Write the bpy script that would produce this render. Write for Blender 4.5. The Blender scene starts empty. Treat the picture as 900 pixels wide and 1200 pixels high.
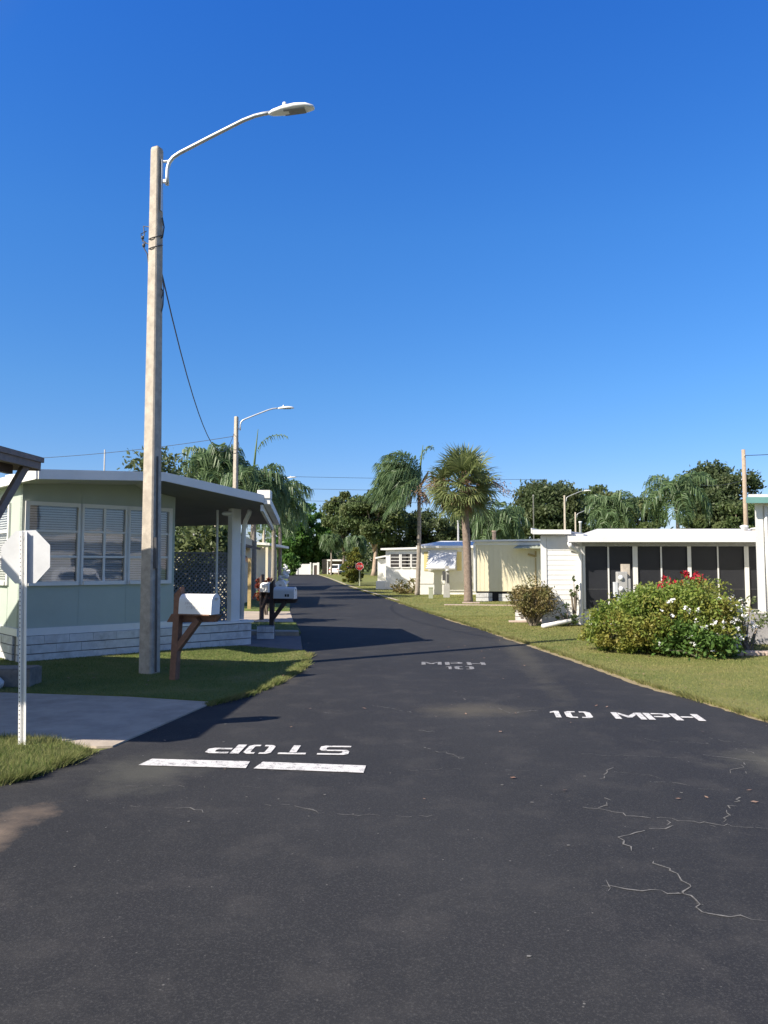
import bpy, bmesh, math, random
import numpy as np
from mathutils import Vector, Matrix

SC = bpy.context.scene
COL = SC.collection
R = math.radians
rnd = random.Random(7)
nrg = np.random.default_rng(11)

# ------------------------------------------------------------------ camera
EYE = 1.6
PITCH = math.atan(62 / 900)
cd = bpy.data.cameras.new("camera"); cam = bpy.data.objects.new("camera", cd); COL.objects.link(cam)
cam.location = (0, 0, EYE); cam.rotation_euler = (R(90) + PITCH, 0, 0)
cd.sensor_fit = 'HORIZONTAL'; cd.sensor_width = 36; cd.lens = 36
cd.clip_start = 0.05; cd.clip_end = 3000
SC.camera = cam

def P(px, py, Y):
    """survey helper: world point seen at photo pixel (900x1200) at depth Y"""
    dx = (px - 450) / 900; dy = (600 - py) / 900
    wy = math.cos(PITCH) - math.sin(PITCH) * dy
    wz = math.sin(PITCH) + math.cos(PITCH) * dy
    k = Y / wy
    return Vector((dx * k, Y, EYE + wz * k))

def G(px, py, z=0.0):
    dx = (px - 450) / 900; dy = (600 - py) / 900
    wy = math.cos(PITCH) - math.sin(PITCH) * dy
    wz = math.sin(PITCH) + math.cos(PITCH) * dy
    k = (z - EYE) / wz
    return Vector((dx * k, wy * k, z))

# ------------------------------------------------------------------ light
SUN_AZ = R(34); SUN_EL = R(38)
sd = bpy.data.lights.new("sun", 'SUN'); sun = bpy.data.objects.new("sun", sd); COL.objects.link(sun)
sd.energy = 5.0; sd.angle = R(0.55); sd.color = (1.0, 0.92, 0.79)
trav = Vector((math.cos(SUN_AZ) * math.cos(SUN_EL), math.sin(SUN_AZ) * math.cos(SUN_EL), -math.sin(SUN_EL)))
sun.rotation_euler = trav.to_track_quat('-Z', 'Y').to_euler(); sun.location = (-30, -20, 40)
W = bpy.data.worlds.new("World"); SC.world = W; W.use_nodes = True
wn = W.node_tree; wn.nodes.clear()
sk = wn.nodes.new('ShaderNodeTexSky'); sk.sky_type = 'NISHITA'; sk.sun_disc = False
sk.sun_elevation = SUN_EL; sk.sun_rotation = R(236); sk.altitude = 0
sk.air_density = 1.0; sk.dust_density = 0.0; sk.ozone_density = 3.0
hs = wn.nodes.new('ShaderNodeHueSaturation'); hs.inputs['Saturation'].default_value = 1.25
tint = wn.nodes.new('ShaderNodeMix'); tint.data_type = 'RGBA'; tint.blend_type = 'MULTIPLY'
tint.inputs[0].default_value = 1.0
tc = wn.nodes.new('ShaderNodeTexCoord'); sx = wn.nodes.new('ShaderNodeSeparateXYZ'); wn.links.new(tc.outputs['Generated'], sx.inputs[0])
er = wn.nodes.new('ShaderNodeValToRGB'); wn.links.new(sx.outputs['Z'], er.inputs[0])
for i, (p_, c_) in enumerate(((0.0, (.56, .53, .76)), (0.22, (.66, .81, 1.0)), (0.40, (.69, .95, 1.24)), (0.62, (.54, .93, 1.48)))):
    if i > 1: er.color_ramp.elements.new(p_)
    er.color_ramp.elements[i].position = p_; er.color_ramp.elements[i].color = (*c_, 1)
wn.links.new(er.outputs[0], tint.inputs[7])
# unseen sky round the sun, desaturated and dimmed to tune the shade fill
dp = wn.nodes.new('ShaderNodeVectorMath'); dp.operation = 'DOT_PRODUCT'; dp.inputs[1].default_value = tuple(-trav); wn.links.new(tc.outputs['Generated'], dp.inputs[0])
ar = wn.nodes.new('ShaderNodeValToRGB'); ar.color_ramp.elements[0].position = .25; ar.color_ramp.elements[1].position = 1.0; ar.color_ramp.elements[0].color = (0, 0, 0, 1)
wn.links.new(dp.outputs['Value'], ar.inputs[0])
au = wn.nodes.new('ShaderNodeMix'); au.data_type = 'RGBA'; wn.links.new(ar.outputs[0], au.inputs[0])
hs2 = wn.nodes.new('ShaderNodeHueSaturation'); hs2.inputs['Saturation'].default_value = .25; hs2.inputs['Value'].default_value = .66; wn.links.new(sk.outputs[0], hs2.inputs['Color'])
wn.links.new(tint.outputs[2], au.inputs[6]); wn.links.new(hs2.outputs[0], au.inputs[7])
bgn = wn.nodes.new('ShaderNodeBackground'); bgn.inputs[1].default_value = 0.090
wo = wn.nodes.new('ShaderNodeOutputWorld')
wn.links.new(sk.outputs[0], hs.inputs['Color']); wn.links.new(hs.outputs[0], tint.inputs[6])
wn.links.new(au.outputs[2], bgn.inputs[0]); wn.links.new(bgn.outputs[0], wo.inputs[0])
SC.view_settings.view_transform = 'Standard'; SC.view_settings.look = 'None'
SC.view_settings.exposure = 0.85; SC.view_settings.gamma = 1.0; SC.view_settings.use_curve_mapping = False

# ------------------------------------------------------------------ materials
def ntree(name):
    m = bpy.data.materials.new(name); m.use_nodes = True
    nt = m.node_tree
    return m, nt, nt.nodes, nt.links, nt.nodes['Principled BSDF']

def noise(nt, scale, detail=4, rough=0.55, vec=None):
    n = nt.nodes.new('ShaderNodeTexNoise'); n.inputs['Scale'].default_value = scale
    n.inputs['Detail'].default_value = detail; n.inputs['Roughness'].default_value = rough
    if vec is not None: nt.links.new(vec, n.inputs['Vector'])
    return n

def ramp(nt, src, stops):
    r = nt.nodes.new('ShaderNodeValToRGB'); e = r.color_ramp.elements
    while len(e) < len(stops): e.new(0.5)
    for i, (p, c) in enumerate(stops):
        e[i].position = p; e[i].color = (c, c, c, 1) if isinstance(c, (int, float)) else (*c, 1)
    nt.links.new(src, r.inputs[0]); return r

def mixc(nt, fac, a, b, blend='MIX'):
    m = nt.nodes.new('ShaderNodeMix'); m.data_type = 'RGBA'; m.blend_type = blend
    for s, v in ((0, fac), (6, a), (7, b)):
        if isinstance(v, (int, float)): m.inputs[s].default_value = v
        elif isinstance(v, tuple): m.inputs[s].default_value = (*v, 1)
        else: nt.links.new(v, m.inputs[s])
    return m.outputs[2]

def geo_pos(nt):
    return nt.nodes.new('ShaderNodeNewGeometry').outputs['Position']

def bump(nt, h, bsdf, strength=0.3, dist=0.02):
    b = nt.nodes.new('ShaderNodeBump'); b.inputs['Strength'].default_value = strength
    b.inputs['Distance'].default_value = dist
    nt.links.new(h, b.inputs['Height']); nt.links.new(b.outputs[0], bsdf.inputs['Normal'])

def mat(name, c, rough=0.6, var=0.12, scale=6.0, bs=0.15, metal=0.0, dirt=None, dirt_amt=0.5, spec=0.4, dscale=1.6):
    m, nt, N, L, B = ntree(name)
    pos = geo_pos(nt)
    n1 = noise(nt, scale, 6, 0.65, pos)
    lo = tuple(x * (1 - var) for x in c); hi = tuple(min(x * (1 + var), 0.95) for x in c)
    col = ramp(nt, n1.outputs[0], [(0.3, lo), (0.7, hi)]).outputs[0]
    if dirt:
        n2 = noise(nt, dscale, 7, 0.7, pos)
        f = ramp(nt, n2.outputs[0], [(0.5, 0.0), (0.75, dirt_amt)]).outputs[0]
        col = mixc(nt, f, col, dirt)
    L.new(col, B.inputs['Base Color'])
    B.inputs['Roughness'].default_value = rough; B.inputs['Metallic'].default_value = metal
    B.inputs['Specular IOR Level'].default_value = spec
    if bs: bump(nt, noise(nt, scale * 8, 4, 0.6, pos).outputs[0], B, bs, 0.01)
    return m

def leafmat(name, ca, cb, cc=None, trans=0.3, rough=0.5, clump=0.9):
    m, nt, N, L, B = ntree(name)
    g = N.new('ShaderNodeNewGeometry')
    n = noise(nt, clump, 3, 0.6, g.outputs['Position'])
    col = mixc(nt, ramp(nt, g.outputs['Random Per Island'], [(0.0, 0.0), (1.0, 1.0)]).outputs[0], ca, cb)
    if cc:
        col = mixc(nt, ramp(nt, n.outputs[0], [(0.45, 0.0), (0.68, 0.85)]).outputs[0], col, cc)
    L.new(col, B.inputs['Base Color']); B.inputs['Roughness'].default_value = rough
    B.inputs['Specular IOR Level'].default_value = 0.3
    t = N.new('ShaderNodeBsdfTranslucent'); L.new(col, t.inputs[0])
    mx = N.new('ShaderNodeMixShader'); mx.inputs[0].default_value = trans
    L.new(B.outputs[0], mx.inputs[1]); L.new(t.outputs[0], mx.inputs[2])
    L.new(mx.outputs[0], N['Material Output'].inputs[0])
    return m

def asphalt():
    m, nt, N, L, B = ntree("asphalt")
    pos = geo_pos(nt)
    big = noise(nt, 0.35, 5, 0.6, pos)
    mid = noise(nt, 2.2, 6, 0.65, pos)
    fine = noise(nt, 95, 5, 0.8, pos)
    col = ramp(nt, big.outputs[0], [(0.3, (0.0185, 0.0187, 0.0205)), (0.7, (0.0300, 0.0300, 0.0318))]).outputs[0]
    # sealed, darker long bands along the lane
    mp = N.new('ShaderNodeMapping'); mp.inputs['Scale'].default_value = (0.55, 0.10, 1); mp.inputs['Rotation'].default_value = (0, 0, R(-30))
    L.new(pos, mp.inputs[0])
    band = noise(nt, 1.0, 3, 0.5, mp.outputs[0])
    col = mixc(nt, ramp(nt, band.outputs[0], [(0.42, 0.0), (0.62, 0.7)]).outputs[0], col, (0.016, 0.0165, 0.020))
    # dusty scuffs
    col = mixc(nt, ramp(nt, mid.outputs[0], [(0.5, 0.0), (0.78, 0.5)]).outputs[0], col, (0.062, 0.058, 0.055))
    # aggregate
    col = mixc(nt, ramp(nt, fine.outputs[0], [(0.50, 0.0), (0.72, 0.6)]).outputs[0], col, (0.10, 0.097, 0.094))
    vo = N.new('ShaderNodeTexVoronoi'); vo.inputs['Scale'].default_value = 30; L.new(pos, vo.inputs['Vector'])
    sp = ramp(nt, vo.outputs['Distance'], [(0.10, 1.0), (0.20, 0.0)]).outputs[0]
    gate = ramp(nt, noise(nt, 9, 4, 0.7, pos).outputs[0], [(0.58, 0.0), (0.70, 0.8)]).outputs[0]
    mm = N.new('ShaderNodeMath'); mm.operation = 'MULTIPLY'; L.new(sp, mm.inputs[0]); L.new(gate, mm.inputs[1])
    col = mixc(nt, mm.outputs[0], col, (0.24, 0.23, 0.215))
    # tan sand washed on to the asphalt at the lawn corner, and pale worn patch by the far edge
    for (cx, cy, sx, sy, rot, colr, amt) in ((-2.42, 4.45, 0.26, 0.85, -14, (0.20, 0.15, 0.112), 0.9), (3.6, 6.3, 0.9, 0.7, 0, (0.12, 0.115, 0.09), 0.6),
                                         (1.0, 8.6, 0.7, 0.5, 0, (0.12, 0.105, 0.075), 0.45), (-1.85, 6.1, 0.5, 0.7, 0, (0.10, 0.098, 0.08), 0.5),
                                         (-1.5, 12.0, 0.35, 2.2, 4, (0.13, 0.11, 0.08), 0.4), (2.6, 16, 0.3, 8.0, -4, (0.12, 0.11, 0.08), 0.3)):
        mp2 = N.new('ShaderNodeMapping'); mp2.vector_type = 'TEXTURE'
        mp2.inputs['Location'].default_value = (cx, cy, 0); mp2.inputs['Scale'].default_value = (sx, sy, 1); mp2.inputs['Rotation'].default_value = (0, 0, R(rot))
        L.new(pos, mp2.inputs[0])
        ln = N.new('ShaderNodeVectorMath'); ln.operation = 'LENGTH'; L.new(mp2.outputs[0], ln.inputs[0])
        ad = N.new('ShaderNodeMath'); ad.operation = 'MULTIPLY_ADD'; ad.inputs[1].default_value = 1.6
        L.new(noise(nt, 3.0, 6, 0.7, pos).outputs[0], ad.inputs[0]); L.new(ln.outputs['Value'], ad.inputs[2])
        f = ramp(nt, ad.outputs[0], [(0.95, amt), (1.75, 0.0)])
        mr = N.new('ShaderNodeMath'); mr.operation = 'MULTIPLY'; mr.inputs[1].default_value = 0.5
        L.new(ad.outputs[0], mr.inputs[0]); f2 = ramp(nt, mr.outputs[0], [(0.48, amt), (0.92, 0.0)])
        col = mixc(nt, f2.outputs[0], col, colr)
    L.new(col, B.inputs['Base Color']); B.inputs['Roughness'].default_value = 0.82
    B.inputs['Specular IOR Level'].default_value = 0.22
    bump(nt, fine.outputs[0], B, 0.35, 0.006)
    return m

def grassmat(name, blades=False, dry=0.0):
    m, nt, N, L, B = ntree(name)
    g = N.new('ShaderNodeNewGeometry'); pos = g.outputs['Position']
    a = noise(nt, 0.9, 6, 0.65, pos)
    col = ramp(nt, a.outputs[0], [(0.3, (0.085, 0.145, 0.028)), (0.5, (0.145, 0.195, 0.048)), (0.70, (0.26, 0.25, 0.10))]).outputs[0]
    if dry:
        b2_ = noise(nt, 0.45, 5, 0.7, pos)
        col = mixc(nt, ramp(nt, b2_.outputs[0], [(0.3, dry * .5), (0.6, min(1, dry * 1.3))]).outputs[0], col, (0.29, 0.25, 0.085))
    if blades:
        col = mixc(nt, ramp(nt, g.outputs['Random Per Island'], [(0.0, 0.0), (1.0, 0.75)]).outputs[0], col, (0.28, 0.25, 0.12))
        r2 = ramp(nt, g.outputs['Random Per Island'], [(0.0, 0.8), (0.3, 0.0)]).outputs[0]
        col = mixc(nt, r2, col, (0.05, 0.11, 0.016))
    else:
        col = mixc(nt, ramp(nt, noise(nt, 30, 5, 0.7, pos).outputs[0], [(0.35, 0.45), (0.6, 0.0)]).outputs[0], col, (0.07, 0.085, 0.022))
    L.new(col, B.inputs['Base Color']); B.inputs['Roughness'].default_value = 0.75; B.inputs['Specular IOR Level'].default_value = 0.2
    if blades:
        t = N.new('ShaderNodeBsdfTranslucent'); L.new(col, t.inputs[0])
        mx = N.new('ShaderNodeMixShader'); mx.inputs[0].default_value = 0.25
        L.new(B.outputs[0], mx.inputs[1]); L.new(t.outputs[0], mx.inputs[2]); L.new(mx.outputs[0], N['Material Output'].inputs[0])
    else:
        bump(nt, noise(nt, 45, 5, 0.7, pos).outputs[0], B, 0.8, 0.05)
    return m

def glassmat(name, tint_c=(0.75, 0.8, 0.82), refl=0.12):
    m, nt, N, L, B = ntree(name)
    N.remove(B)
    tr = N.new('ShaderNodeBsdfTransparent'); tr.inputs[0].default_value = (*tint_c, 1)
    gl = N.new('ShaderNodeBsdfGlossy'); gl.inputs['Roughness'].default_value = 0.03
    bp = N.new('ShaderNodeBump'); bp.inputs['Strength'].default_value = 0.06; bp.inputs['Distance'].default_value = 0.02
    L.new(noise(nt, 3.0, 2, 0.5, geo_pos(nt)).outputs[0], bp.inputs['Height']); L.new(bp.outputs[0], gl.inputs['Normal'])
    fr = N.new('ShaderNodeFresnel'); fr.inputs[0].default_value = 1.5
    ad = N.new('ShaderNodeMath'); ad.operation = 'ADD'; ad.inputs[1].default_value = refl; L.new(fr.outputs[0], ad.inputs[0])
    mx = N.new('ShaderNodeMixShader'); L.new(ad.outputs[0], mx.inputs[0]); L.new(tr.outputs[0], mx.inputs[1]); L.new(gl.outputs[0], mx.inputs[2])
    L.new(mx.outputs[0], N['Material Output'].inputs[0])
    return m

M = dict(
    asphalt=asphalt(),
    crack=mat("crack_filler", (0.15, 0.145, 0.137), 0.9, 0.4, 30, 0.3),
    lawn=grassmat("lawn_soil"), blade=grassmat("grass_blades", True), blade_dry=grassmat("dry_grass_blades", True, .40), lawn_dry=grassmat("dry_lawn_soil", False, .40),
    concrete=mat("concrete", (0.40, 0.335, 0.265), 0.85, 0.16, 3, 0.4, dirt=(0.24, 0.20, 0.155), dirt_amt=0.7),
    paver=mat("brown_concrete", (0.20, 0.155, 0.14), 0.88, 0.2, 4, 0.4),
    pinkstone=mat("pink_edging_stone", (0.42, 0.33, 0.28), 0.9, 0.25, 7, 0.5),
    polecon=mat("spun_concrete", (0.43, 0.38, 0.32), 0.85, 0.22, 9, 0.5, dirt=(0.24, 0.20, 0.17), dirt_amt=0.6, dscale=2.5),
    galv=mat("galvanised_steel", (0.55, 0.56, 0.58), 0.45, 0.1, 8, 0.05, metal=0.6),
    lampwhite=mat("lamp_housing", (0.72, 0.72, 0.72), 0.4, 0.06, 5, 0.0),
    lens=mat("lamp_lens", (0.22, 0.22, 0.22), 0.25, 0.1, 20, 0.0),
    black=mat("black_rubber", (0.02, 0.02, 0.022), 0.6, 0.2, 20, 0.0),
    dkmetal=mat("dark_metal", (0.07, 0.07, 0.075), 0.5, 0.2, 20, 0.0),
    white=mat("white_paint", (0.74, 0.73, 0.71), 0.5, 0.04, 3, 0.06, dirt=(0.60, 0.57, 0.52), dirt_amt=0.35),
    whitebrick=mat("white_painted_block", (0.62, 0.61, 0.60), 0.8, 0.14, 7, 1.0, dirt=(0.33, 0.31, 0.29), dirt_amt=0.75, dscale=3),
    mortar=mat("dark_joint", (0.16, 0.155, 0.15), 0.9, 0.2, 12, 0.4),
    sage=mat("sage_siding", (0.40, 0.45, 0.40), 0.6, 0.05, 1.5, 0.1, dirt=(0.33, 0.37, 0.33), dirt_amt=0.35),
    cream=mat("cream_siding", (0.74, 0.67, 0.49), 0.6, 0.05, 1.2, 0.08, dirt=(0.66, 0.58, 0.41), dirt_amt=0.4),
    creamwall=mat("pale_cream_stucco", (0.64, 0.57, 0.44), 0.8, 0.08, 3, 0.3),
    greyroof=mat("pale_roof_coating", (0.56, 0.55, 0.54), 0.8, 0.1, 1.2, 0.1, spec=0.1, dirt=(0.43, 0.42, 0.41), dirt_amt=0.5),
    brown=mat("brown_painted_wood", (0.075, 0.052, 0.045), 0.7, 0.25, 8, 0.3),
    brownlt=mat("weathered_brown_board", (0.20, 0.16, 0.145), 0.75, 0.2, 8, 0.3),
    cedar=mat("cedar_post", (0.22, 0.115, 0.075), 0.75, 0.3, 14, 0.4, dirt=(0.14, 0.07, 0.05), dirt_amt=0.6),
    tanwood=mat("tan_wood", (0.42, 0.31, 0.14), 0.75, 0.2, 9, 0.3),
    blind=mat("white_blind", (0.80, 0.80, 0.80), 0.6, 0.05, 4, 0.0),
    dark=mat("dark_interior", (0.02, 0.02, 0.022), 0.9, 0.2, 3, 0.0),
    screen=mat("black_insect_screen", (0.020, 0.021, 0.026), 0.5, 0.25, 1.2, 0.0, spec=0.35),
    oldcon=mat("old_stained_concrete", (0.21, 0.19, 0.165), 0.9, 0.3, 6, 0.6, dirt=(0.07, 0.07, 0.05), dirt_amt=0.8, dscale=4),
    sand=mat("dry_sand_and_thatch", (0.27, 0.215, 0.12), 0.95, 0.35, 12, 0.6, dirt=(0.11, 0.095, 0.06), dirt_amt=0.7, dscale=6),
    latt=mat("weathered_grey_lattice", (0.20, 0.195, 0.19), 0.8, 0.2, 9, 0.1),
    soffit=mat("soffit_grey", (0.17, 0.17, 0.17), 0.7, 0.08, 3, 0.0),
    glass=glassmat("window_glass", (0.85, 0.87, 0.88), 0.10),
    teal=mat("teal_trim", (0.16, 0.33, 0.31), 0.5, 0.1, 4, 0.0),
    greystucco=mat("grey_stucco", (0.36, 0.34, 0.335), 0.85, 0.1, 8, 0.5),
    signalu=mat("sign_back_aluminium", (0.56, 0.565, 0.58), 0.5, 0.08, 6, 0.05, metal=0.15, dirt=(0.42, 0.42, 0.43), dirt_amt=0.5),
    red=mat("sign_red", (0.55, 0.03, 0.03), 0.45, 0.1, 4, 0.0),
    paint=None,
    bark=mat("oak_bark", (0.20, 0.165, 0.13), 0.9, 0.3, 6, 0.8),
    palebark=mat("pale_bark", (0.36, 0.27, 0.21), 0.9, 0.25, 6, 0.8),
    palmtrunk=mat("palm_trunk_grey", (0.27, 0.235, 0.20), 0.9, 0.22, 9, 0.8, dirt=(0.15, 0.13, 0.11), dirt_amt=0.5, dscale=3),
    sabaltrunk=mat("sabal_trunk_brown", (0.215, 0.165, 0.135), 0.95, 0.3, 12, 1.0, dirt=(0.12, 0.085, 0.065), dirt_amt=0.6, dscale=5),
    leafdark=leafmat("oak_leaves", (0.055, 0.085, 0.034), (0.095, 0.13, 0.056), (0.14, 0.16, 0.072), 0.42, clump=0.35),
    leafmid=leafmat("mid_green_leaves", (0.07, 0.11, 0.038), (0.125, 0.17, 0.064), (0.185, 0.205, 0.085), 0.42, clump=0.35),
    leafbright=leafmat("bright_green_leaves", (0.05, 0.125, 0.026), (0.095, 0.20, 0.042), (0.14, 0.22, 0.055), 0.42, clump=0.4),
    leafyellow=leafmat("yellow_green_leaves", (0.07, 0.10, 0.018), (0.15, 0.17, 0.03), (0.19, 0.16, 0.03), 0.3, clump=2.4),
    leafbush=leafmat("bush_leaves", (0.10, 0.175, 0.03), (0.24, 0.30, 0.06), (0.30, 0.245, 0.06), 0.38, clump=2.0),
    leafbronze=leafmat("bronze_leaves", (0.13, 0.105, 0.04), (0.24, 0.185, 0.08), (0.12, 0.14, 0.045), 0.3, clump=3.0),
    leafred=leafmat("red_bracts", (0.36, 0.014, 0.025), (0.50, 0.04, 0.06), None, 0.25),
    croton=leafmat("croton_leaves", (0.13, 0.018, 0.012), (0.20, 0.045, 0.018), (0.05, 0.05, 0.015), 0.25, clump=4),
    petal=leafmat("white_petals", (0.75, 0.75, 0.78), (0.82, 0.82, 0.82), None, 0.2),
    queen=leafmat("queen_palm_leaves", (0.085, 0.145, 0.062), (0.17, 0.24, 0.11), (0.11, 0.18, 0.085), 0.40, 0.4, clump=1.2),
    sabal=leafmat("sabal_leaves", (0.12, 0.16, 0.055), (0.24, 0.265, 0.11), (0.14, 0.175, 0.07), 0.38, 0.4, clump=1.5),
    spear=leafmat("young_frond", (0.14, 0.20, 0.06), (0.19, 0.25, 0.09), None, 0.3),
    deadleaf=leafmat("dead_fronds", (0.22, 0.13, 0.085), (0.33, 0.22, 0.15), None, 0.2),
    meter=mat("grey_meter_case", (0.36, 0.355, 0.35), 0.6, 0.1, 6, 0.1),
    meterlt=mat("light_grey_case", (0.52, 0.54, 0.57), 0.55, 0.1, 6, 0.1),
    greenpost=mat("grey_green_case", (0.33, 0.35, 0.27), 0.7, 0.1, 6, 0.1),
    silver=mat("white_aluminium_awning", (0.66, 0.68, 0.72), 0.45, 0.1, 3, 0.0, metal=0.15),
    yellow=mat("pale_yellow_panel", (0.68, 0.58, 0.28), 0.7, 0.06, 3, 0.0),
    carpaint=mat("white_car_paint", (0.72, 0.72, 0.72), 0.25, 0.03, 3, 0.0, spec=0.6),
    carred=mat("red_car_paint", (0.28, 0.02, 0.02), 0.25, 0.05, 3, 0.0, spec=0.6),
    carglass=mat("tinted_glass", (0.015, 0.017, 0.02), 0.08, 0.1, 3, 0.0, spec=0.8),
    wood=mat("pole_wood", (0.33, 0.26, 0.20), 0.9, 0.2, 8, 0.5),
    mbox=mat("mailbox_enamel", (0.78, 0.77, 0.75), 0.4, 0.03, 4, 0.0, spec=0.5),
    faint=mat("faded_lettering", (0.64, 0.60, 0.585), 0.6, 0.1, 20, 0.0),
)
def paintmat(lo=.41, hi=.49):
    m, nt, N, L, B = ntree("worn_road_paint")
    pos = geo_pos(nt)
    a = noise(nt, 16, 7, 0.75, pos); b = noise(nt, 110, 3, 0.7, pos)
    f = ramp(nt, mixc(nt, 0.45, a.outputs[0], b.outputs[0]), [(lo, 1.0), (hi, 0.0)]).outputs[0]
    col = mixc(nt, f, (0.62, 0.60, 0.58), (0.12, 0.12, 0.125))
    L.new(col, B.inputs['Base Color']); B.inputs['Roughness'].default_value = 0.75
    bump(nt, b.outputs[0], B, 0.4, 0.01)
    return m
M['paint'] = paintmat(); M['paint_faded'] = paintmat(.48, .66)

# ------------------------------------------------------------------ mesh builder
class MB:
    def __init__(s): s.v = []; s.f = []; s.m = []; s.n = 0; s.cur = 0; s.smooth = []; s.sm = False
    def add(s, vs, fs):
        b = s.n
        s.v.append(np.array([tuple(p) for p in vs], dtype=float).reshape(-1, 3)); s.n += len(vs)
        for f in fs:
            s.f.append([i + b for i in f]); s.m.append(s.cur); s.smooth.append(s.sm)
        return s
    def quads(s, arr):
        """arr (n,4,3)"""
        n = len(arr); b = s.n
        s.v.append(np.asarray(arr, dtype=float).reshape(-1, 3)); s.n += 4 * n
        s.f.extend((np.arange(4 * n).reshape(n, 4) + b).tolist()); s.m.extend([s.cur] * n); s.smooth.extend([s.sm] * n)
        return s
    def tris(s, arr):
        n = len(arr); b = s.n
        s.v.append(np.asarray(arr, dtype=float).reshape(-1, 3)); s.n += 3 * n
        s.f.extend((np.arange(3 * n).reshape(n, 3) + b).tolist()); s.m.extend([s.cur] * n); s.smooth.extend([s.sm] * n)
        return s
    def box8(s, p):
        return s.add(p, [(0, 3, 2, 1), (4, 5, 6, 7), (0, 1, 5, 4), (1, 2, 6, 5), (2, 3, 7, 6), (3, 0, 4, 7)])
    def box(s, x0, x1, y0, y1, z0, z1):
        return s.box8([(x0, y0, z0), (x1, y0, z0), (x1, y1, z0), (x0, y1, z0), (x0, y0, z1), (x1, y0, z1), (x1, y1, z1), (x0, y1, z1)])
    def fbox(s, F, s0, s1, t0, t1, z0, z1):
        return s.box8([F(s0, t0, z0), F(s1, t0, z0), F(s1, t1, z0), F(s0, t1, z0), F(s0, t0, z1), F(s1, t0, z1), F(s1, t1, z1), F(s0, t1, z1)])
    def prism(s, bot, top):
        n = len(bot)
        return s.add(list(bot) + list(top), [tuple(reversed(range(n))), tuple(range(n, 2 * n))] + [(i, (i + 1) % n, n + (i + 1) % n, n + i) for i in range(n)])
    def slab(s, pts, z0, z1):
        return s.prism([(p[0], p[1], z0) for p in pts], [(p[0], p[1], z1) for p in pts])
    def bar(s, a, b, w, h=None, up=(0, 0, 1)):
        a = Vector(a); b = Vector(b); h = h or w
        d = (b - a).normalized(); u = Vector(up)
        if abs(d.dot(u)) > 0.98: u = Vector((0, 1, 0))
        r = d.cross(u).normalized() * w / 2; u2 = r.normalized().cross(d).normalized() * h / 2
        return s.box8([a - r - u2, a + r - u2, b + r - u2, b - r - u2, a - r + u2, a + r + u2, b + r + u2, b - r + u2])
    def tube(s, pts, rad, n=8, cap=True):
        pts = [Vector(p) for p in pts]
        if isinstance(rad, (int, float)): rad = [rad] * len(pts)
        vs = []; ref = Vector((0.13, 0.97, 0.21)).normalized()
        for i, p in enumerate(pts):
            d = (pts[min(i + 1, len(pts) - 1)] - pts[max(i - 1, 0)]).normalized()
            x = d.cross(ref)
            if x.length < 1e-3: x = d.cross(Vector((1, 0, 0)))
            x.normalize(); y = d.cross(x)
            for k in range(n):
                a = 2 * math.pi * k / n
                vs.append(p + (x * math.cos(a) + y * math.sin(a)) * rad[i])
        fs = []
        for i in range(len(pts) - 1):
            for k in range(n):
                fs.append((i * n + k, i * n + (k + 1) % n, (i + 1) * n + (k + 1) % n, (i + 1) * n + k))
        if cap:
            fs.append(tuple(range(n - 1, -1, -1))); fs.append(tuple((len(pts) - 1) * n + k for k in range(n)))
        o = s.sm; s.sm = n > 5; s.add(vs, fs); s.sm = o
        return s
    def lathe(s, c, prof, n=14):
        vs = []; fs = []
        for (r, z) in prof:
            for k in range(n):
                a = 2 * math.pi * k / n; vs.append((c[0] + r * math.cos(a), c[1] + r * math.sin(a), c[2] + z))
        for i in range(len(prof) - 1):
            for k in range(n):
                fs.append((i * n + k, i * n + (k + 1) % n, (i + 1) * n + (k + 1) % n, (i + 1) * n + k))
        fs.append(tuple(range(n - 1, -1, -1))); fs.append(tuple((len(prof) - 1) * n + k for k in range(n)))
        o = s.sm; s.sm = True; s.add(vs, fs); s.sm = o
        return s
    def ellipsoid(s, c, r, nu=12, nv=8, jit=0.0):
        vs = [(c[0], c[1], c[2] - r[2])]; fs = []
        for j in range(1, nv):
            ph = -math.pi / 2 + math.pi * j / nv
            for k in range(nu):
                a = 2 * math.pi * k / nu; q = 1 + rnd.uniform(-jit, jit)
                vs.append((c[0] + r[0] * math.cos(ph) * math.cos(a) * q, c[1] + r[1] * math.cos(ph) * math.sin(a) * q, c[2] + r[2] * math.sin(ph) * q))
        vs.append((c[0], c[1], c[2] + r[2])); T = len(vs) - 1
        for k in range(nu): fs.append((0, 1 + (k + 1) % nu, 1 + k))
        for j in range(nv - 2):
            for k in range(nu):
                a = 1 + j * nu; fs.append((a + k, a + (k + 1) % nu, a + nu + (k + 1) % nu, a + nu + k))
        a = 1 + (nv - 2) * nu
        for k in range(nu): fs.append((a + k, a + (k + 1) % nu, T))
        o = s.sm; s.sm = True; s.add(vs, fs); s.sm = o
        return s
    def build(s, name, mats, parent=None, base=None, bevel=0.0):
        me = bpy.data.meshes.new(name)
        V = np.concatenate(s.v) if s.v else np.zeros((0, 3))
        off = Vector((0, 0, 0))
        if parent is not None and parent.name in LOC: off = LOC[parent.name]
        elif base is not None: off = Vector(base)
        V = V - np.array(off)
        me.vertices.add(len(V)); me.vertices.foreach_set('co', V.ravel())
        cnt = np.array([len(f) for f in s.f]); tot = int(cnt.sum())
        me.loops.add(tot); me.loops.foreach_set('vertex_index', np.concatenate([np.array(f) for f in s.f]) if len(set(cnt)) > 1 else np.array(s.f).ravel())
        me.polygons.add(len(s.f))
        st = np.concatenate([[0], np.cumsum(cnt)[:-1]])
        me.polygons.foreach_set('loop_start', st.astype(np.int32))
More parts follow.
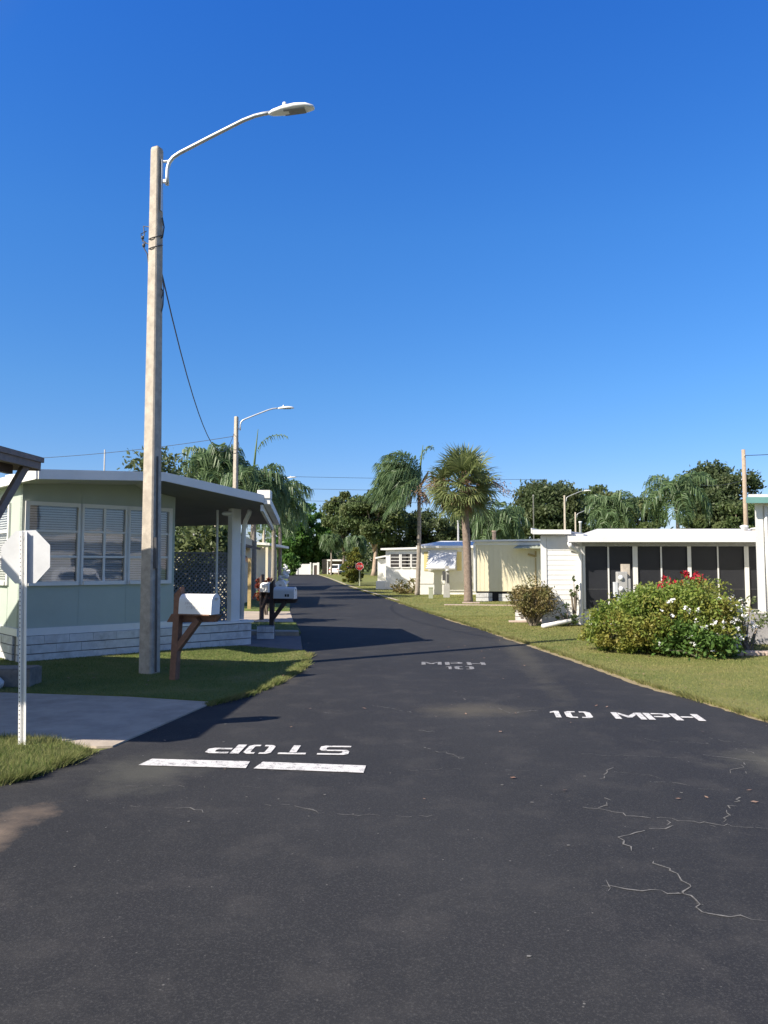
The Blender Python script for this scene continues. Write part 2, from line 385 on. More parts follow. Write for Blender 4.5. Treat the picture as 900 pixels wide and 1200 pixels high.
        me.polygons.foreach_set('material_index', np.array(s.m, dtype=np.int32))
        me.polygons.foreach_set('use_smooth', np.array(s.smooth, dtype=bool))
        me.update(calc_edges=True); me.validate()
        for m_ in (mats if isinstance(mats, (list, tuple)) else [mats]): me.materials.append(m_)
        o = bpy.data.objects.new(name, me); COL.objects.link(o)
        if parent is not None:
            o.parent = parent
            if parent.name in LOC: LOC[o.name] = LOC[parent.name]
        elif base is not None:
            o.location = base; LOC[o.name] = Vector(base)
        if bevel > 0:
            b = o.modifiers.new('bevel', 'BEVEL'); b.width = bevel; b.segments = 2; b.limit_method = 'ANGLE'
        return o
LOC = {}

def tag(o, label=None, cat=None, group=None, kind=None):
    if label: o['label'] = label
    if cat: o['category'] = cat
    if group: o['group'] = group
    if kind: o['kind'] = kind
    return o

def thing(name, label, cat, base, group=None):
    o = bpy.data.objects.new(name, None); COL.objects.link(o); o.empty_display_size = 0.3
    o.location = base; LOC[o.name] = Vector(base)
    return tag(o, label, cat, group)

def copy_thing(root, loc, rotz=0.0, scale=1.0, label=None):
    r = root.copy(); COL.objects.link(r); r.location = loc; r.rotation_euler = (0, 0, rotz); r.scale = (scale,) * 3
    if label: r['label'] = label
    def rec(a, b):
        for ch in list(a.children):
            c = ch.copy(); COL.objects.link(c); c.parent = b; rec(ch, c)
    rec(root, r)
    return r

class Frame:
    def __init__(s, o, ang, skew=0.0):
        s.o = Vector((o[0], o[1], 0)); s.u = Vector((math.cos(ang), math.sin(ang), 0)); s.v = Vector((-math.sin(ang), math.cos(ang), 0)) + s.u * skew
    def __call__(s, a, t, z): return s.o + s.u * a + s.v * t + Vector((0, 0, z))

def wall_open(mb, F, s0, s1, z0, z1, t0, t1, openings=()):
    """wall slab between t0 (outside) and t1 with rectangular openings (a0,a1,b0,b1)"""
    ss = sorted({s0, s1, *[o[0] for o in openings], *[o[1] for o in openings]})
    zs = sorted({z0, z1, *[o[2] for o in openings], *[o[3] for o in openings]})
    hole = lambda a, b: any(o[0] <= a <= o[1] and o[2] <= b <= o[3] for o in openings)
    for i in range(len(ss) - 1):
        for j in range(len(zs) - 1):
            if hole((ss[i] + ss[i + 1]) / 2, (zs[j] + zs[j + 1]) / 2): continue
            a0, a1, b0, b1 = ss[i], ss[i + 1], zs[j], zs[j + 1]
            mb.add([F(a0, t0, b0), F(a1, t0, b0), F(a1, t0, b1), F(a0, t0, b1)], [(0, 1, 2, 3)])
            mb.add([F(a0, t1, b0), F(a1, t1, b0), F(a1, t1, b1), F(a0, t1, b1)], [(3, 2, 1, 0)])
    for (a0, a1, b0, b1) in [(s0, s1, z0, z1)] + list(openings):
        mb.add([F(a0, t0, b0), F(a1, t0, b0), F(a1, t0, b1), F(a0, t0, b1), F(a0, t1, b0), F(a1, t1, b0), F(a1, t1, b1), F(a0, t1, b1)],
               [(0, 1, 5, 4), (1, 2, 6, 5), (2, 3, 7, 6), (3, 0, 4, 7)])

def window(F, parent, a0, a1, b0, b1, t, rows=3, vbar=False, blinds=True, fw=0.05, mframe='white', dark_back=True, slat=0.042):
    """t = outer wall plane; frame proud of it, pane and blinds recessed"""
    mb = MB()
    p0, p1 = t - 0.035, t + 0.05
    mb.fbox(F, a0 - fw, a0 + 0.012, p0, p1, b0 - fw, b1 + fw); mb.fbox(F, a1 - 0.012, a1 + fw, p0, p1, b0 - fw, b1 + fw)
    mb.fbox(F, a0 + 0.012, a1 - 0.012, p0, p1, b1 - 0.012, b1 + fw)
    mb.fbox(F, a0 + 0.012, a1 - 0.012, p0 - 0.03, p1, b0 - fw, b0 + 0.012)
    for r in range(1, rows):
        z = b0 + (b1 - b0) * r / rows
        mb.fbox(F, a0 + 0.012, a1 - 0.012, t - 0.012, t + 0.03, z - 0.018, z + 0.018)
    if vbar:
        a = (a0 + a1) / 2; mb.fbox(F, a - 0.02, a + 0.02, t - 0.018, t + 0.034, b0 + 0.012, b1 - 0.012)
    w = mb.build('window', M[mframe], parent)
    g = MB(); g.add([F(a0, t + 0.012, b0), F(a1, t + 0.012, b0), F(a1, t + 0.012, b1), F(a0, t + 0.012, b1)], [(0, 1, 2, 3)])
    g.build('pane', M['glass'], w)
    if blinds:
        bl = MB(); z = b0 + 0.01
        while z < b1 - 0.02:
            bl.add([F(a0 + 0.02, t + 0.085, z + slat * .88), F(a1 - 0.02, t + 0.085, z + slat * .88), F(a1 - 0.02, t + 0.055, z), F(a0 + 0.02, t + 0.055, z)], [(0, 1, 2, 3)])
            z += slat
        bl.build('blind', M['blind'], w)
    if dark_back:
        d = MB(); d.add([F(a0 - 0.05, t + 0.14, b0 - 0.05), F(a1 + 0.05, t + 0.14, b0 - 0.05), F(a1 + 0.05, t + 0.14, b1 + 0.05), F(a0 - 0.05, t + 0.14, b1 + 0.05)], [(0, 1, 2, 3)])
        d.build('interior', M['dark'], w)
    return w

def blocks(mb, mj, F, s0, s1, z0, z1, t0, t1, course=0.15, length=0.4, gap=0.012):
    """painted block courses (mb) over a dark joint core (mj)"""
    mj.fbox(F, s0 + 0.012, s1 - 0.012, t0 + 0.02, t1 - 0.012, z0, z1 - 0.012)
    n = max(1, round((z1 - z0) / course)); ch = (z1 - z0) / n
    for i in range(n):
        a = s0 - (length / 2 if i % 2 else 0)
        while a < s1:
            b0, b1 = max(a, s0), min(a + length, s1)
            if b1 - b0 > 0.03:
                j = rnd.uniform(-0.004, 0.004); tp = rnd.uniform(0.0, 0.012)
                g2 = 0.003 if rnd.random() < 0.6 else gap * .6
                mb.fbox(F, b0 + g2 / 2, b1 - g2 / 2, t0 + j, t0 + 0.09 if t1 - t0 > .1 else t1, z0 + i * ch + 0.002, z0 + (i + 1) * ch - gap - tp * .5)
            a += length

# ------------------------------------------------------------------ setting: ground, road, drives
def poly_sheet(name, pts, z, m, depth=None):
    mb = MB()
    if depth: mb.slab(pts, z - depth, z)
    else: mb.add([(p[0], p[1], z) for p in pts], [tuple(range(len(pts)))])
    o = mb.build(name, m); tag(o, kind='structure')
    return o

mb = MB(); mb.add([(-900, -300, -0.004), (900, -300, -0.004), (900, 1500, -0.004), (-900, 1500, -0.004)], [(0, 1, 2, 3)])
tag(mb.build('ground', M['lawn']), kind='structure')

LE = [(-2.84, 5.68), (-2.65, 6.0), (-2.58, 6.34), (-2.5, 6.67), (-2.38, 6.86), (-2.01, 8.83), (-1.64, 9.66), (-1.41, 10.7), (-1.27, 12.1), (-1.34, 13.7),
      (-1.54, 14.7), (-1.86, 17.3), (-2.55, 21.8), (-3.06, 25), (-4.6, 38), (-7.8, 62.6), (-13.5, 108), (-18, 142)]
RE = [(3.96, 7.9), (3.72, 9.2), (3.50, 10.5), (3.38, 11.9), (3.24, 13.26), (3.0, 15.2), (2.68, 17.4), (2.2, 21), (1.5, 26), (0.5, 34), (-0.6, 42), (-2.5, 56), (-6.4, 90), (-11.5, 131), (-12.6, 140)]
left_near = [(-40, 1.5), (-8, 3.9), (-4.6, 4.55), (-3.4, 5.05)]
right_near = [(4.3, 6.9), (5.2, 5.6), (7.5, 4.5), (40, 3.5)]
road_pts = [(40, -12), ] + list(reversed(right_near)) + RE + list(reversed(LE)) + list(reversed(left_near)) + [(-40, -12)]
mb = MB(); mb.add([(p[0], p[1], 0.004) for p in road_pts], [tuple(range(len(road_pts)))])
# cracks (surface pattern of the road, own slot of the same mesh)
mb.cur = 1
def crack(pix, w=0.012, sub=7, jit=0.016, skip=0.0):
    pts = [G(*p, z=0.0075) for p in pix]
    path = []
    for a, b in zip(pts[:-1], pts[1:]):
        n = max(2, int((b - a).length / 0.04))
        for k in range(n):
            q = a.lerp(b, k / n); path.append(Vector((q.x + rnd.gauss(0, jit), q.y + rnd.gauss(0, jit), 0.0075)))
    path.append(pts[-1])
    vs = []; fs = []
    for i, p in enumerate(path):
        d = (path[min(i + 1, len(path) - 1)] - path[max(0, i - 1)]).normalized()
        s = Vector((-d.y, d.x, 0)) * w * .75 * rnd.uniform(0.2, 1.0) * (0.35 if i in (0, len(path) - 1) else 1)
        vs += [p - s, p + s]
        if i and rnd.random() > skip: fs.append((2 * i - 2, 2 * i - 1, 2 * i + 1, 2 * i))
    mb.add(vs, fs)
for c, w, s in (([(675, 944), (700, 948), (752, 957), (787, 960), (845, 966), (900, 971)], .007, .05),
             ([(787, 960), (783, 968), (762, 971), (738, 978), (725, 981), (733, 990), (740, 997)], .009, .05),
             ([(706, 1038), (717, 1040), (752, 1043), (797, 1045), (806, 1040), (797, 1030), (790, 1022), (766, 1009)], .008, .05),
             ([(797, 1045), (815, 1054), (826, 1068), (845, 1072), (900, 1079)], .008, .02),
             ([(706, 1032), (715, 1040)], .006, .1), ([(680, 1047), (706, 1046), (716, 1040)], .004, .4),
             ([(700, 948), (712, 938), (703, 930)], .008, .3), ([(704, 915), (708, 908), (719, 899)], .008, .2), ([(845, 966), (855, 948), (868, 935), (872, 930)], .008, .55),
             ([(735, 913), (790, 918), (840, 926)], .005, .35), ([(800, 881), (850, 888), (900, 893)], .006, .25), ([(850, 905), (868, 900), (872, 893)], .008, .2),
             ([(730, 861), (770, 868), (840, 872)], .004, .5), ([(870, 876), (884, 883)], .008, .2), ([(890, 890), (900, 894)], .008, .2), ([(840, 970), (832, 967)], .006, .2),
             ([(310, 943), (345, 944), (368, 950), (395, 955), (440, 955), (530, 957)], .0045, .35), ([(360, 946), (372, 951)], .008, .1), ([(205, 946), (225, 947), (238, 952)], .008, .1),
             ([(140, 921), (190, 920), (240, 923)], .004, .3), ([(265, 921), (310, 922)], .003, .5), ([(80, 935), (150, 945), (205, 946)], .003, .6), ([(495, 876), (520, 882), (545, 889), (528, 886)], .007, .15),
             ([(470, 902), (530, 901), (625, 903)], .003, .6), ([(485, 855), (510, 857)], .006, .2), ([(565, 826), (590, 832), (600, 836), (630, 832)], .008, .3), ([(540, 818), (553, 822)], .009, .2),
             ([(680, 800), (740, 805)], .006, .4), ([(430, 826), (470, 832), (490, 836)], .006, .4), ([(600, 880), (700, 884), (800, 888)], .004, .5), ([(640, 900), (735, 905), (780, 912)], .003, .5),
             ([(820, 862), (845, 868), (900, 872)], .005, .4), ([(860, 908), (880, 905)], .006, .3), ([(380, 835), (410, 837)], .007, .3), ([(300, 900), (330, 905), (360, 903)], .003, .3)):
    crack(c, w, skip=s)
# small pale chips trodden into the surface
for _ in range(36):
    x = rnd.uniform(-2.4, 3.4); y = rnd.uniform(2.6, 8.0); r = rnd.uniform(0.004, 0.011)
    mb.add([(x + r * math.cos(a) * rnd.uniform(.6, 1.6), y + r * math.sin(a), 0.0078) for a in (0, 1.2, 2.5, 3.8, 5)], [(0, 1, 2, 3, 4)])
road = mb.build('road', [M['asphalt'], M['crack']]); tag(road, kind='structure')

# lawns: raised turf slabs
def gp(*pix): return [G(*p).xy[:] for p in pix]
lawn_polys = []
def lawn(name, pts, h=0.03, m='lawn'):
    lawn_polys.append(pts); poly_sheet(name, pts, h, M[m], depth=h + 0.02)
LN1 = [(-30, 3.0), (-8, 4.1), (-4.6, 4.7), (-3.4, 5.15)] + LE[:4] + gp((84, 875), (55, 867.5), (0, 866.5)) + [(-30, 8.0)]
lawn('lawn_verge', LN1)
LN2 = gp((-300, 803), (0, 813), (150, 818), (245, 824)) + LE[6:10] + [(-1.45, 14.25), (-2.8, 15.1), (-5.0, 14.1), (-6.2, 13.1), (-30, 24)]
LN2 = [p for p in LN2]
lawn('front_lawn', LN2)
LN3 = [(-1.93, 18.0), (-2.42, 21.2), (-9, 22.0), (-9, 18.6)]
lawn('side_lawn', LN3)
LN4 = [(-3.25, 26.6), (-4.6, 38), (-7.8, 62.6), (-13.5, 108), (-18, 142), (-80, 150), (-80, 28)]
lawn('far_left_lawn', LN4)
LN5 = [(40, 3.9), (7.5, 4.7), (5.3, 5.8), (4.45, 7.0)] + RE + [(-11, 150), (60, 150), (60, 3.9)]
lawn('right_verge', LN5, m='lawn_dry')
# hard standings
D1 = gp((-300, 803), (0, 813), (150, 818), (245, 824)) + [LE[5], LE[4]] + gp((113, 877), (84, 874.5), (55, 867), (0, 866), (-300, 862))
poly_sheet('driveway', D1, 0.018, M['concrete'], 0.02)
poly_sheet('patio_path', [(-1.50, 14.3), (-1.86, 17.25), (-9, 18.4), (-9, 16.2), (-6, 14.5), (-2.8, 15.15)], 0.02, M['paver'], 0.03)
mb = MB(); mb.slab([(-1.9, 17.3), (-1.97, 17.75), (-5.5, 18.3), (-5.5, 17.85)], 0, 0.11); tag(mb.build('path_kerb', M['concrete']), kind='structure')
poly_sheet('second_driveway', [(-2.5, 21.4), (-3.2, 26.3), (-16, 27.5), (-16, 22.5)], 0.022, M['concrete'], 0.03)
mb = MB(); mb.slab([(2.35, 30.2), (5.6, 29.6), (5.65, 30.0), (2.4, 30.6)], 0.0, 0.05); mb.slab([(3.2, 31.6), (3.9, 31.5), (3.95, 31.9), (3.25, 32.0)], 0.0, 0.07)
tag(mb.build('edging_slab', M['pinkstone']), kind='structure')
# far kerb along the right edge
mb = MB()
for a, b in zip(RE[9:13], RE[10:14]):
    mb.bar((a[0] + .12, a[1], 0.0), (b[0] + .12, b[1], 0.0), 0.14, 0.10)
tag(mb.build('kerb', M['concrete']), kind='structure')

# grass blades: nobody could count them -> stuff
def inpoly(pts, X, Y):
    r = np.zeros(len(X), bool); j = len(pts) - 1
    for i in range(len(pts)):
        xi, yi = pts[i][0], pts[i][1]; xj, yj = pts[j][0], pts[j][1]
        c = ((yi > Y) != (yj > Y)) & (X < (xj - xi) * (Y - yi) / (yj - yi + 1e-12) + xi); r ^= c; j = i
    return r
def blades(name, pts, x0, x1, y0, y1, n, h, w, z=0.028, m='blade'):
    X = nrg.uniform(x0, x1, n); Y = nrg.uniform(y0, y1, n)
    k = inpoly(pts, X, Y) & (np.abs(X) < Y * 0.54 + 0.5); X, Y = X[k], Y[k]; n = len(X)
    sc = np.clip(Y / 9.0, 0.8, 3.0)
    hh = h * nrg.uniform(0.5, 1.3, n); ww = w * nrg.uniform(0.6, 1.3, n) * sc
    a = nrg.uniform(0, 2 * np.pi, n); le = nrg.normal(0, 0.55, (n, 2)) * hh[:, None]
    b0 = np.stack([X - np.cos(a) * ww, Y - np.sin(a) * ww, np.full(n, z - .01)], 1); b1 = np.stack([X + np.cos(a) * ww, Y + np.sin(a) * ww, np.full(n, z - .01)], 1)
    tp = np.stack([X + le[:, 0], Y + le[:, 1], z + hh], 1)
    g = MB(); g.tris(np.stack([b0, b1, tp], 1)); o = g.build(name, M[m])
    tag(o, kind='stuff'); return o
def mklabel(o, l): o['label'] = l; o['category'] = 'grass'
mklabel(blades('grass', LN1, -4.5, -2.2, 4.6, 7.3, 42000, 0.05, 0.0036), 'sunlit short grass around the foot of the stop sign post')
mklabel(blades('grass', LN2, -9, -1.0, 7.5, 15.5, 200000, 0.022, 0.0045), 'mostly shaded short grass in front of the sage green house')
mklabel(blades('grass', LN3, -9, -1.8, 17.5, 22.5, 20000, 0.022, 0.005), 'strip of grass between two concrete drives by the mailboxes')
mklabel(blades('grass', LN5, 1.0, 14, 7, 24, 300000, 0.022, 0.0045, m='blade_dry'), 'dry yellowish mown grass of the right verge beside the flowering bush')
mklabel(blades('grass', LN5, -8, 10, 24, 60, 110000, 0.024, 0.006, m='blade_dry'), 'distant mown grass along the white and cream houses')

# ragged verge edge: dry sand and thatch spilling on to the asphalt, long blades hanging over it, a few fallen leaves
def ragged(pts, sgn, w0, w1, z=0.0065):
    path = []
    for a, b in zip(pts[:-1], pts[1:]):
        a = Vector((*a, 0)); b = Vector((*b, 0)); n = max(1, int((b - a).length / .07))
        for k_ in range(n): path.append(a.lerp(b, k_ / n))
    vs = []; fs = []; w = .04
    for i, p in enumerate(path[:-1]):
        d = (path[i + 1] - p).normalized(); nn = Vector((-d.y, d.x, 0)) * sgn
        w = min(max(w + rnd.gauss(0, .022), w0), w1)
        q = p + nn * w; r_ = p - nn * .06; vs += [(r_.x, r_.y, z), (q.x, q.y, z)]
        if i: fs.append((2 * i - 2, 2 * i - 1, 2 * i + 1, 2 * i))
    return vs, fs
mb = MB(); mb.add(*ragged(RE[:11], 1, .01, .17)); mb.add(*ragged(LE[:4], -1, .0, .05)); mb.add(*ragged(LE[5:10], -1, .0, .08))
tag(mb.build('road_edge_sand', M['sand']), kind='structure')
def fringe(name, lab, pts, sgn, n, h, w):
    a = np.array(pts[:-1]); b = np.array(pts[1:]); ln = np.linalg.norm(b - a, axis=1); idx = nrg.choice(len(a), n, p=(ln / (a[:, 1] + 2)) / (ln / (a[:, 1] + 2)).sum()); u = nrg.uniform(0, 1, n)
    p = a[idx] + (b - a)[idx] * u[:, None]; d = (b - a)[idx] / ln[idx][:, None]; nn = np.stack([-d[:, 1], d[:, 0]], 1) * sgn
    cl = .5 + .5 * np.sin(p[:, 1] * 9 + 2 * np.sin(p[:, 1] * 3.1))
    p = p + nn * (nrg.normal(-.02, .035, n) + .03 * cl)[:, None]; hh = h * nrg.uniform(.4, 1.4, n) * (.5 + cl); sc = np.clip(p[:, 1] / 9, .8, 2.5); ww = w * sc; an = nrg.uniform(0, 6.28, n)
    tp = p + nn * (hh * nrg.uniform(0, 1.3, n))[:, None] + nrg.normal(0, .4, (n, 2)) * hh[:, None]
    z0 = np.full(n, .004)
    g = MB(); g.tris(np.stack([np.stack([p[:, 0] - np.cos(an) * ww, p[:, 1] - np.sin(an) * ww, z0], 1), np.stack([p[:, 0] + np.cos(an) * ww, p[:, 1] + np.sin(an) * ww, z0], 1), np.stack([tp[:, 0], tp[:, 1], z0 + .02 + hh * .7], 1)], 1))
    mklabel(tag(g.build(name, M['blade_dry' if sgn > 0 else 'blade']), kind='stuff'), lab)
fringe('edge_grass', 'ragged longer grass hanging over the right road edge', RE[:12], 1, 16000, .045, .005)
fringe('edge_grass', 'ragged longer grass along the road edge by the stop sign', LE[:4], -1, 3500, .06, .004)
fringe('edge_grass', 'ragged longer grass along the road edge of the shaded front lawn', LE[5:10], -1, 6000, .045, .005)
lf = MB(); pts = []
for _ in range(260):
    q = rnd.random()
    if q < .5: a = rnd.choice(RE[:9]); x, y = a[0] + abs(rnd.gauss(0, .9)) - .25, a[1] + rnd.uniform(-1, 1)
    elif q < .8: x, y = rnd.uniform(-7, -1.3), rnd.uniform(8.9, 14)
    else: x, y = rnd.uniform(-2.4, 3.2), rnd.uniform(5, 16)
    pts.append((x, y, .058 if (inpoly(LN5, np.array([x]), np.array([y]))[0] or inpoly(LN2, np.array([x]), np.array([y]))[0]) else .014))
lq = np.array(pts); an = nrg.uniform(0, 6.28, len(lq)); l_ = nrg.uniform(.012, .03, len(lq)); ax = np.stack([np.cos(an), np.sin(an), nrg.uniform(-.2, .2, len(lq))], 1) * l_[:, None]; ay = np.stack([-np.sin(an), np.cos(an), nrg.uniform(-.2, .2, len(lq))], 1) * l_[:, None] * .5
lf.quads(np.stack([lq - ax, lq + ay, lq + ax, lq - ay], 1)); o = lf.build('fallen_leaves', M['deadleaf']); mklabel(tag(o, kind='stuff'), 'small brown fallen leaves scattered over lawns and asphalt'); o['category'] = 'leaves'

# ------------------------------------------------------------------ painted words on the road
def stencil(ch):
    t = 0.22
    if ch == 'S': return [[(0.0, .62), (t, .62), (t, .8), (.3, .85), (1, .85), (1, 1), (.15, 1), (0, .9)], [(0.0, .6), (0.1, .46), (.75, .46), (.9, .56), (.82, .6), (.24, .6)],
                          [(1, .42), (.78, .42), (.78, .2), (.7, .15), (0, .15), (0, 0), (.85, 0), (1, .1)], [(.74, .56), (.76, .40), (1, .42), (.92, .55)]]
    if ch == 'T': return [[(0, .83), (1, .83), (1, 1), (0, 1)], [(.37, 0), (.63, 0), (.63, .79), (.37, .79)]]
    if ch == 'O': return [[(0, .15), (.15, 0), (.42, 0), (.42, .16), (.27, .16), (.24, .22), (.24, .78), (.27, .84), (.42, .84), (.42, 1), (.15, 1), (0, .85)],
                          [(.58, 0), (.85, 0), (1, .15), (1, .85), (.85, 1), (.58, 1), (.58, .84), (.73, .84), (.76, .78), (.76, .22), (.73, .16), (.58, .16)]]
    if ch == 'P': return [[(0, 0), (.26, 0), (.26, 1), (0, 1)], [(.32, .84), (.70, .84), (.74, .78), (.74, .62), (.70, .56), (.32, .56), (.32, .40), (.85, .40), (1, .52), (1, .88), (.85, 1), (.32, 1)]]
    if ch == 'M': return [[(0, 0), (.2, 0), (.2, 1), (0, 1)], [(.8, 0), (1, 0), (1, 1), (.8, 1)], [(.22, 1), (.22, .68), (.42, .25), (.58, .25), (.78, .68), (.78, 1), (.5, .5)]]
    if ch == 'H': return [[(0, 0), (.25, 0), (.25, 1), (0, 1)], [(.75, 0), (1, 0), (1, 1), (.75, 1)], [(.29, .42), (.71, .42), (.71, .6), (.29, .6)]]
    if ch == '1': return [[(.35, 0), (.68, 0), (.68, 1), (.4, 1), (.1, .82), (.1, .68), (.35, .78)]]
    if ch == '0': return stencil('O')
def road_word(name, label, words, origin, ang, flip=False, m='paint'):
    """words: list of (char, x, y, w, h) in reading axes"""
    g = MB(); c = math.cos(ang); s = math.sin(ang)
    for ch, x, y, w, h in words:
        for pl in stencil(ch):
            pts = []
            for (a, b) in pl:
                X = x + a * w; Y = y + b * h
                if flip: X, Y = -X, -Y
                pts.append((origin[0] + X * c - Y * s, origin[1] + X * s + Y * c, 0.010))
            if len(pts) > 2: g.add(pts, [tuple(range(len(pts)))])
    o = g.build(name, M[m], base=(origin[0], origin[1], 0.004)); tag(o, label, 'road marking'); return o
# STOP for oncoming drivers: reads upside down from here. origin = reader's left foot (our right, far side) 
# seen from here: P x243-287, O 288-322, T 329-364, S 374-413
o0 = G(413, 875.5)   # reader's bottom-left corner of S is on our far right
wS = .31
def st_words():
    top = []; 
    xs = [(413, 374), (364, 329), (323, 288), (287, 243)]
    for ch, (xa, xb) in zip('STOP', xs):
        x0 = (G(413, 880).x - G(xa, 880).x); w = abs(G(xa, 880).x - G(xb, 880).x)
        top.append((ch, x0 + .03 * w, 0, w * .92, 0.32))
    return top
road_word('road_marking', 'white word STOP painted upside down on the asphalt', st_words(), (o0.x, o0.y), R(-3.0), True)
def slab_mark(name, label, pix):
    pts = [G(*p) for p in pix]; c = sum(pts, Vector()) / len(pts)
    n = 10
    g = MB(); g.add([(p.x, p.y, 0.010) for p in pts], [tuple(range(len(pts)))])
    o = g.build(name, M['paint'], base=(c.x, c.y, 0.004)); tag(o, label, 'road marking')
slab_mark('stop_line', 'left white bar of the stop line, nearer the stop sign', [(162, 898), (178, 890.5), (293, 893.5), (288, 901.5)])
slab_mark('stop_line', 'right white bar of the stop line, under the word STOP', [(297, 902), (308, 894), (429, 898.5), (426, 907)])
b0 = G(645, 841.5); b1 = G(828, 846.0)
angm = math.atan2(b1.y - b0.y, b1.x - b0.x); L = (b1 - b0).length
k = L / 183.0
road_word('road_marking', 'white words 10 MPH painted in one line near the right lawn', [('1', 0, 0, 20 * k, .36), ('0', 20 * k, 0, 32 * k, .36), ('M', 78 * k, 0, 37 * k, .36), ('P', 117 * k, 0, 30 * k, .36), ('H', 149 * k, 0, 34 * k, .36)], (b0.x, b0.y), angm)
b0 = G(494, 779.5); b1 = G(571, 780.5); L = (b1 - b0).length; k = L / 77
c0 = G(521, 784.5)
angm = R(-3)
road_word('road_marking', 'faded white MPH over 10 painted in two lines farther up the road', [('M', 0, 0, 24 * k, .34), ('P', 28 * k, 0, 21 * k, .34), ('H', 54 * k, 0, 22 * k, .34),
           ('1', 27 * k, -.52, 11 * k, .34), ('0', 38 * k, -.52, 22 * k, .34)], (b0.x, b0.y), angm, m='paint_faded')

# ------------------------------------------------------------------ street lamps
def street_lamp(label, base, arm_ang=0.0, detail=True, group='street lamps on concrete poles'):
    t = thing('street_lamp', label, 'street lamp', base, group)
    b = Vector(base)
    H = 7.95
    pm = MB()
    lv = [(0, .116), (.02, .116), (H - .04, .072), (H, .062)]
    vs = []; fs = []
    for (z, r) in lv:
        ch = r * 0.8
        for (x, y) in ((r, -ch), (r, ch), (ch, r), (-ch, r), (-r, ch), (-r, -ch), (-ch, -r), (ch, -r)):
            a = R(-24); vs.append((b.x + x * math.cos(a) - y * math.sin(a), b.y + x * math.sin(a) + y * math.cos(a), b.z + z))
    for i in range(len(lv) - 1):
        for kk in range(8): fs.append((i * 8 + kk, i * 8 + (kk + 1) % 8, (i + 1) * 8 + (kk + 1) % 8, (i + 1) * 8 + kk))
    fs.append(tuple(range(7, -1, -1))); fs.append(tuple(len(vs) - 8 + kk for kk in range(8)))
    pm.add(vs, fs); pole = pm.build('pole', M['polecon'], t)
    ca, sa = math.cos(arm_ang), math.sin(arm_ang)
    A = lambda x, z, y=0: Vector((b.x + x * ca - y * sa, b.y + x * sa + y * ca, b.z + z))
    am = MB()
    prof = [(0.17, 7.36), (0.17, 7.50), (0.175, 7.62), (0.20, 7.71), (0.26, 7.785), (0.36, 7.845), (0.8, 8.035), (1.36, 8.27), (1.54, 8.325), (1.67, 8.345), (1.86, 8.36)]
    am.tube([A(x, z) for x, z in prof], 0.030, 10)
    arm = am.build('arm', M['galv'], t)
    bk = MB(); bk.bar(A(0.10, 7.73), A(0.21, 7.73), 0.05, 0.012); bk.bar(A(.10, 7.42), A(.16, 7.42), .05, .04); bk.bar(A(0.088, 6.95), A(0.088, 7.75), 0.012, 0.08)
    bk.build('arm_bracket', M['galv'], arm)
    hd = MB(); hv = []; hf = []
    secs = [(1.62, .035, .03, 8.335), (1.68, .075, .06, 8.34), (1.83, .125, .075, 8.355), (2.03, .15, .08, 8.37), (2.20, .13, .065, 8.375), (2.30, .07, .04, 8.37), (2.32, .02, .015, 8.365)]
    for (x, w, h, z) in secs:
        x += .14; w *= .8
        for kk in range(10):
            a = 2 * math.pi * kk / 10; zz = h * math.sin(a); zz = zz if zz > 0 else zz * .45
            hv.append(A(x, z + zz, w * math.cos(a)))
    for i in range(len(secs) - 1):
        for kk in range(10): hf.append((i * 10 + kk, i * 10 + (kk + 1) % 10, (i + 1) * 10 + (kk + 1) % 10, (i + 1) * 10 + kk))
    hf.append(tuple(range(9, -1, -1))); hf.append(tuple((len(secs) - 1) * 10 + kk for kk in range(10)))
    hd.sm = True; hd.add(hv, hf); head = hd.build('lamp_head', M['lampwhite'], t)
    ln = MB(); ln.prism([A(2.0, 8.327, -.075), A(2.32, 8.338, -.07), A(2.32, 8.338, .07), A(2.0, 8.327, .075)], [A(2.0, 8.35, -.08), A(2.32, 8.36, -.075), A(2.32, 8.36, .075), A(2.0, 8.35, .08)])
    ln.build('lens', M['lens'], head)
    pc = MB(); pc.lathe(A(2.0, 8.425), [(.03, 0), (.035, .04), (.028, .065), (.01, .075)], 8); pc.build('photocell', M['lampwhite'], head)
    if detail:
        w = MB()
        for z in (6.55, 6.40):
            r = .101; ring = [A(r * math.cos(q), z + .05 * math.sin(q + .5), r * math.sin(q)) for q in np.linspace(0, 2 * math.pi, 13)]
            w.tube(ring, .009, 5)
        w.tube([A(-.09, 6.72), A(-.2, 6.74), A(-.18, 6.6), A(-.23, 6.55), A(-.16, 6.48), A(-.2, 6.42), A(-.13, 6.3), A(-.105, 6.1)], .009, 5)
        w.tube([A(-.1, 6.45), A(-.21, 6.5), A(-.24, 6.62), A(-.15, 6.66)], .008, 5); w.ellipsoid(A(-.19, 6.44), (.025, .025, .035)); w.ellipsoid(A(-.21, 6.56), (.025, .025, .03))
        w.tube([A(.1, 6.85), A(.13, 6.7), A(.11, 6.55), A(-.1, 6.42)], .011, 5)
        w.tube([A(.1, 5.75), A(.135, 5.7), A(.13, 5.5), A(.11, 5.4)], .01, 5); w.tube([A(.12, 5.9), A(.14, 5.75), A(.105, 5.6)], .008, 5)
        w.build('wire_clamp', M['dkmetal'], pole)
        st = MB(); st.bar(A(.112, 1.55, -.085), A(.105, 2.0, -.08), .035, .05); st.bar(A(.125, .05, -.055), A(.105, 3.2, -.05), .022, .018)
        st.build('conduit', M['dkmetal'], pole)
    return t
lampA = street_lamp('nearest tall concrete street lamp, standing on the shaded lawn beside the wooden mailbox', G(175, 791), R(-8))
lampA.rotation_euler = (0, R(-0.35), 0)
b2 = P(275.5, 600, 32.6); street_lamp('second street lamp, rising behind the green house carport roof', (b2.x, 32.6, 0), R(6))
